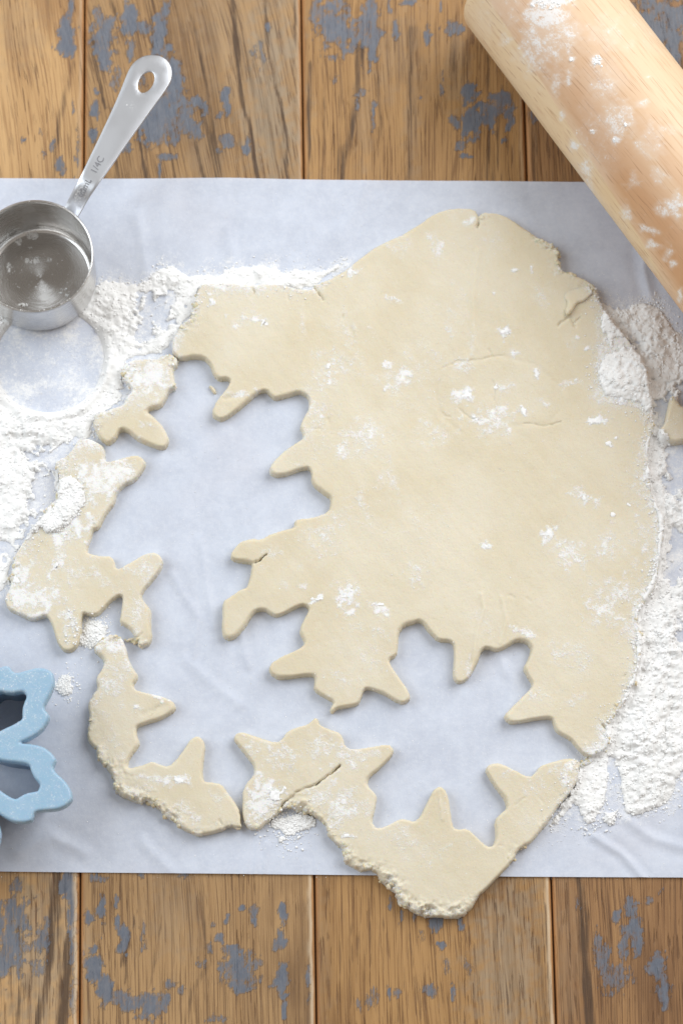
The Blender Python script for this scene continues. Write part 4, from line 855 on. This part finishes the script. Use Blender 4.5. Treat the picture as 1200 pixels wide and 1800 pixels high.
# stamped lettering
M_STAMP = mat_plain('stamped_lettering', rgb(.22, .22, .24), .5)
def stamp(txt, px_, py_, size):
    cu = bpy.data.curves.new('lettering', 'FONT'); cu.body = txt; cu.size = size; cu.align_x = 'CENTER'; cu.align_y = 'CENTER'; cu.extrude = .00003
    o = bpy.data.objects.new('lettering', cu); COL.objects.link(o)
    me = bpy.data.meshes.new_from_object(o.evaluated_get(bpy.context.evaluated_depsgraph_get())); bpy.data.objects.remove(o)
    me.materials.clear(); me.materials.append(M_STAMP)
    t = bpy.data.objects.new('stamped_text', me); COL.objects.link(t); t.parent = ho
    c = Vector(hpt((px_, py_))); e = Vector(hpt((px_ + axd[0] * 12, py_ + axd[1] * 12)))
    xd = (e - c).normalized(); zd = Vector((0, 0, 1)); yd = zd.cross(xd).normalized(); zd = xd.cross(yd)
    t.matrix_local = Matrix(((xd.x, yd.x, zd.x, c.x + zd.x * .00016), (xd.y, yd.y, zd.y, c.y + zd.y * .00016), (xd.z, yd.z, zd.z, c.z + zd.z * .00016), (0, 0, 0, 1)))
bpy.context.view_layer.update()
stamp('1/4C', 172, 290, .0043)
stamp('60mL', 149, 330, .0040)
# flour left in the cup
parts = []
for cx, cy, rx, ry, nn in [(57,414,11,7,150),(33,425,6,6,40),(34,402,3,4,16),(20,418,3,3,12),(57,460,14,3,70),(48,457,4,3,18),(66,455,6,4,30),(87,457,4,4,20),(54,435,4,2,8),(42,536,9,3,34),(16,470,4,9,40),(70,505,8,8,14),(62,512,20,14,20),(112,512,10,6,16),(118,519,4,3,10),(40,470,40,40,40),(80,480,50,40,30)]:
    a = rng.random(nn) * 6.283; r = np.sqrt(rng.random(nn)); w = P(cx + rx * r * np.cos(a), cy + ry * r * np.sin(a), z0c + .0012)
    rad = .00014 + .00042 * rng.random(nn) ** 2.4
    if rx > 15: rad *= .5
    parts.append(lumps(w + np.array([0, 0, 0]) , rad, ICO_V, ICO_F, .25, .6))
# specks caught on the rim and on the handle root
for t in rng.random(90) * 6.283:
    if rng.random() < .55 + .45 * math.cos(t + 1.3): parts.append(lumps(np.array([[cc[0] + (RT - .0003) * math.cos(t), cc[1] + (RT - .0003) * math.sin(t), z0c + HC]]), np.array([.00012 + .0002 * rng.random()]), ICO_V, ICO_F, .2))
hs = []
for cx, cy, s_, nn in [(145,335,9,60),(135,350,7,40),(232,188,8,14),(150,325,7,16)]:
    q = np.stack([cx + rng.normal(size=nn) * s_ * .45, cy + rng.normal(size=nn) * s_ * .6], 1)
    for p_ in q:
        if inp(p_, outl): hs.append(hpt(p_) + np.array([cc[0], cc[1], z0c]))
hs = np.array(hs); parts.append(lumps(hs, .00009 + .00020 * rng.random(len(hs)) ** 2, ICO_V, ICO_F, .25, .5))
v, f = join(parts); tag(mesh_obj('flour_residue', v, f, M_FLOUR), 'flour residue clinging inside the measuring cup and on its handle', 'flour', kind='stuff')

# ------------------------------------------------------------------ cookie cutter
HT = .0310
kc = P(-90, 1327, HT); sc_px = SCALE * 1.0
sc_px = np.linalg.norm(P(10, 1327, HT) - P(-90, 1327, HT)) / 100
half_o = [(0,234),(4.6,224),(7.6,210),(10.7,192),(13.3,184),(17.6,190),(20.9,182),(24.8,168.6),(27.1,153),(29.1,133)]
half_i = [(0,171),(2.2,170),(5.2,156),(9,148),(13.2,143.5),(14,128),(13.8,105),(14.5,88),(18,72),(24,58)]
def star(half, deepest, rot=20.0):
    out = []
    for k in range(6):
        base = rot + 60 * k
        seq = [(-a, r) for a, r in half[::-1]] + [(a, r) for a, r in half[1:]] + [(30, deepest)]
        for a, r in seq: out.append((r * math.cos(math.radians(base + a)), -r * math.sin(math.radians(base + a))))
    return chaikin(np.array(out) * sc_px, 2)
so_, si_ = star(half_o, 126), star(half_i, 54)
c = .00045
gx, gy = grid(so_ + kc[:2], c); lx, ly = gx - kc[0], gy - kc[1]
d_o = sdf(lx, ly, so_); d_i = sdf(lx, ly, si_)
dd = np.minimum(d_o, -d_i)
r = .0012; prof_ = r * np.sqrt(np.clip(1 - (1 - np.clip(dd / r, 0, 1)) ** 2, 0, 1))
Zt = HT - r + prof_
cutter = empty('cookie_cutter', (kc[0], kc[1], ZP)); tag(cutter, 'light blue plastic snowflake cookie cutter dusted with flour at the left border', 'cookie cutter')
M_BLUE = mat_plastic()
fo_ = field('grip_flange', lx, ly, dd, Zt - ZP, HT - .0062 - ZP, M_BLUE, cutter, {'flour': np.clip(.75 + .5 * fbm(gx, gy, .012, 3, 55), 0, 1.2)}, c, True, 0.0)
# cutting blade: thin wall following the inside outline, from the flange down to the paper
bl_o = []
m = len(si_)
tang = np.roll(si_, -1, 0) - np.roll(si_, 1, 0); tang /= np.linalg.norm(tang, axis=1)[:, None] + 1e-12
nout = np.stack([tang[:, 1], -tang[:, 0]], 1)
if (nout * si_).sum(1).mean() < 0: nout = -nout
rings = [(.0010, HT - .004 - ZP), (.0030, HT - .0058 - ZP), (.0030, .0002), (.0022, .0001), (.0021, HT - .0045 - ZP)]
V = np.concatenate([np.concatenate([si_ + nout * off, np.full((m, 1), z)], 1) for off, z in rings])
Fb = []
i = np.arange(m); j = (i + 1) % m
for k in range(len(rings) - 1): Fb.append(np.stack([k * m + i, k * m + j, (k + 1) * m + j, (k + 1) * m + i], 1))
blade = mesh_obj('cutting_blade', V, np.concatenate(Fb), M_BLUE, cutter, True, {'flour': np.full(len(V), .6)})
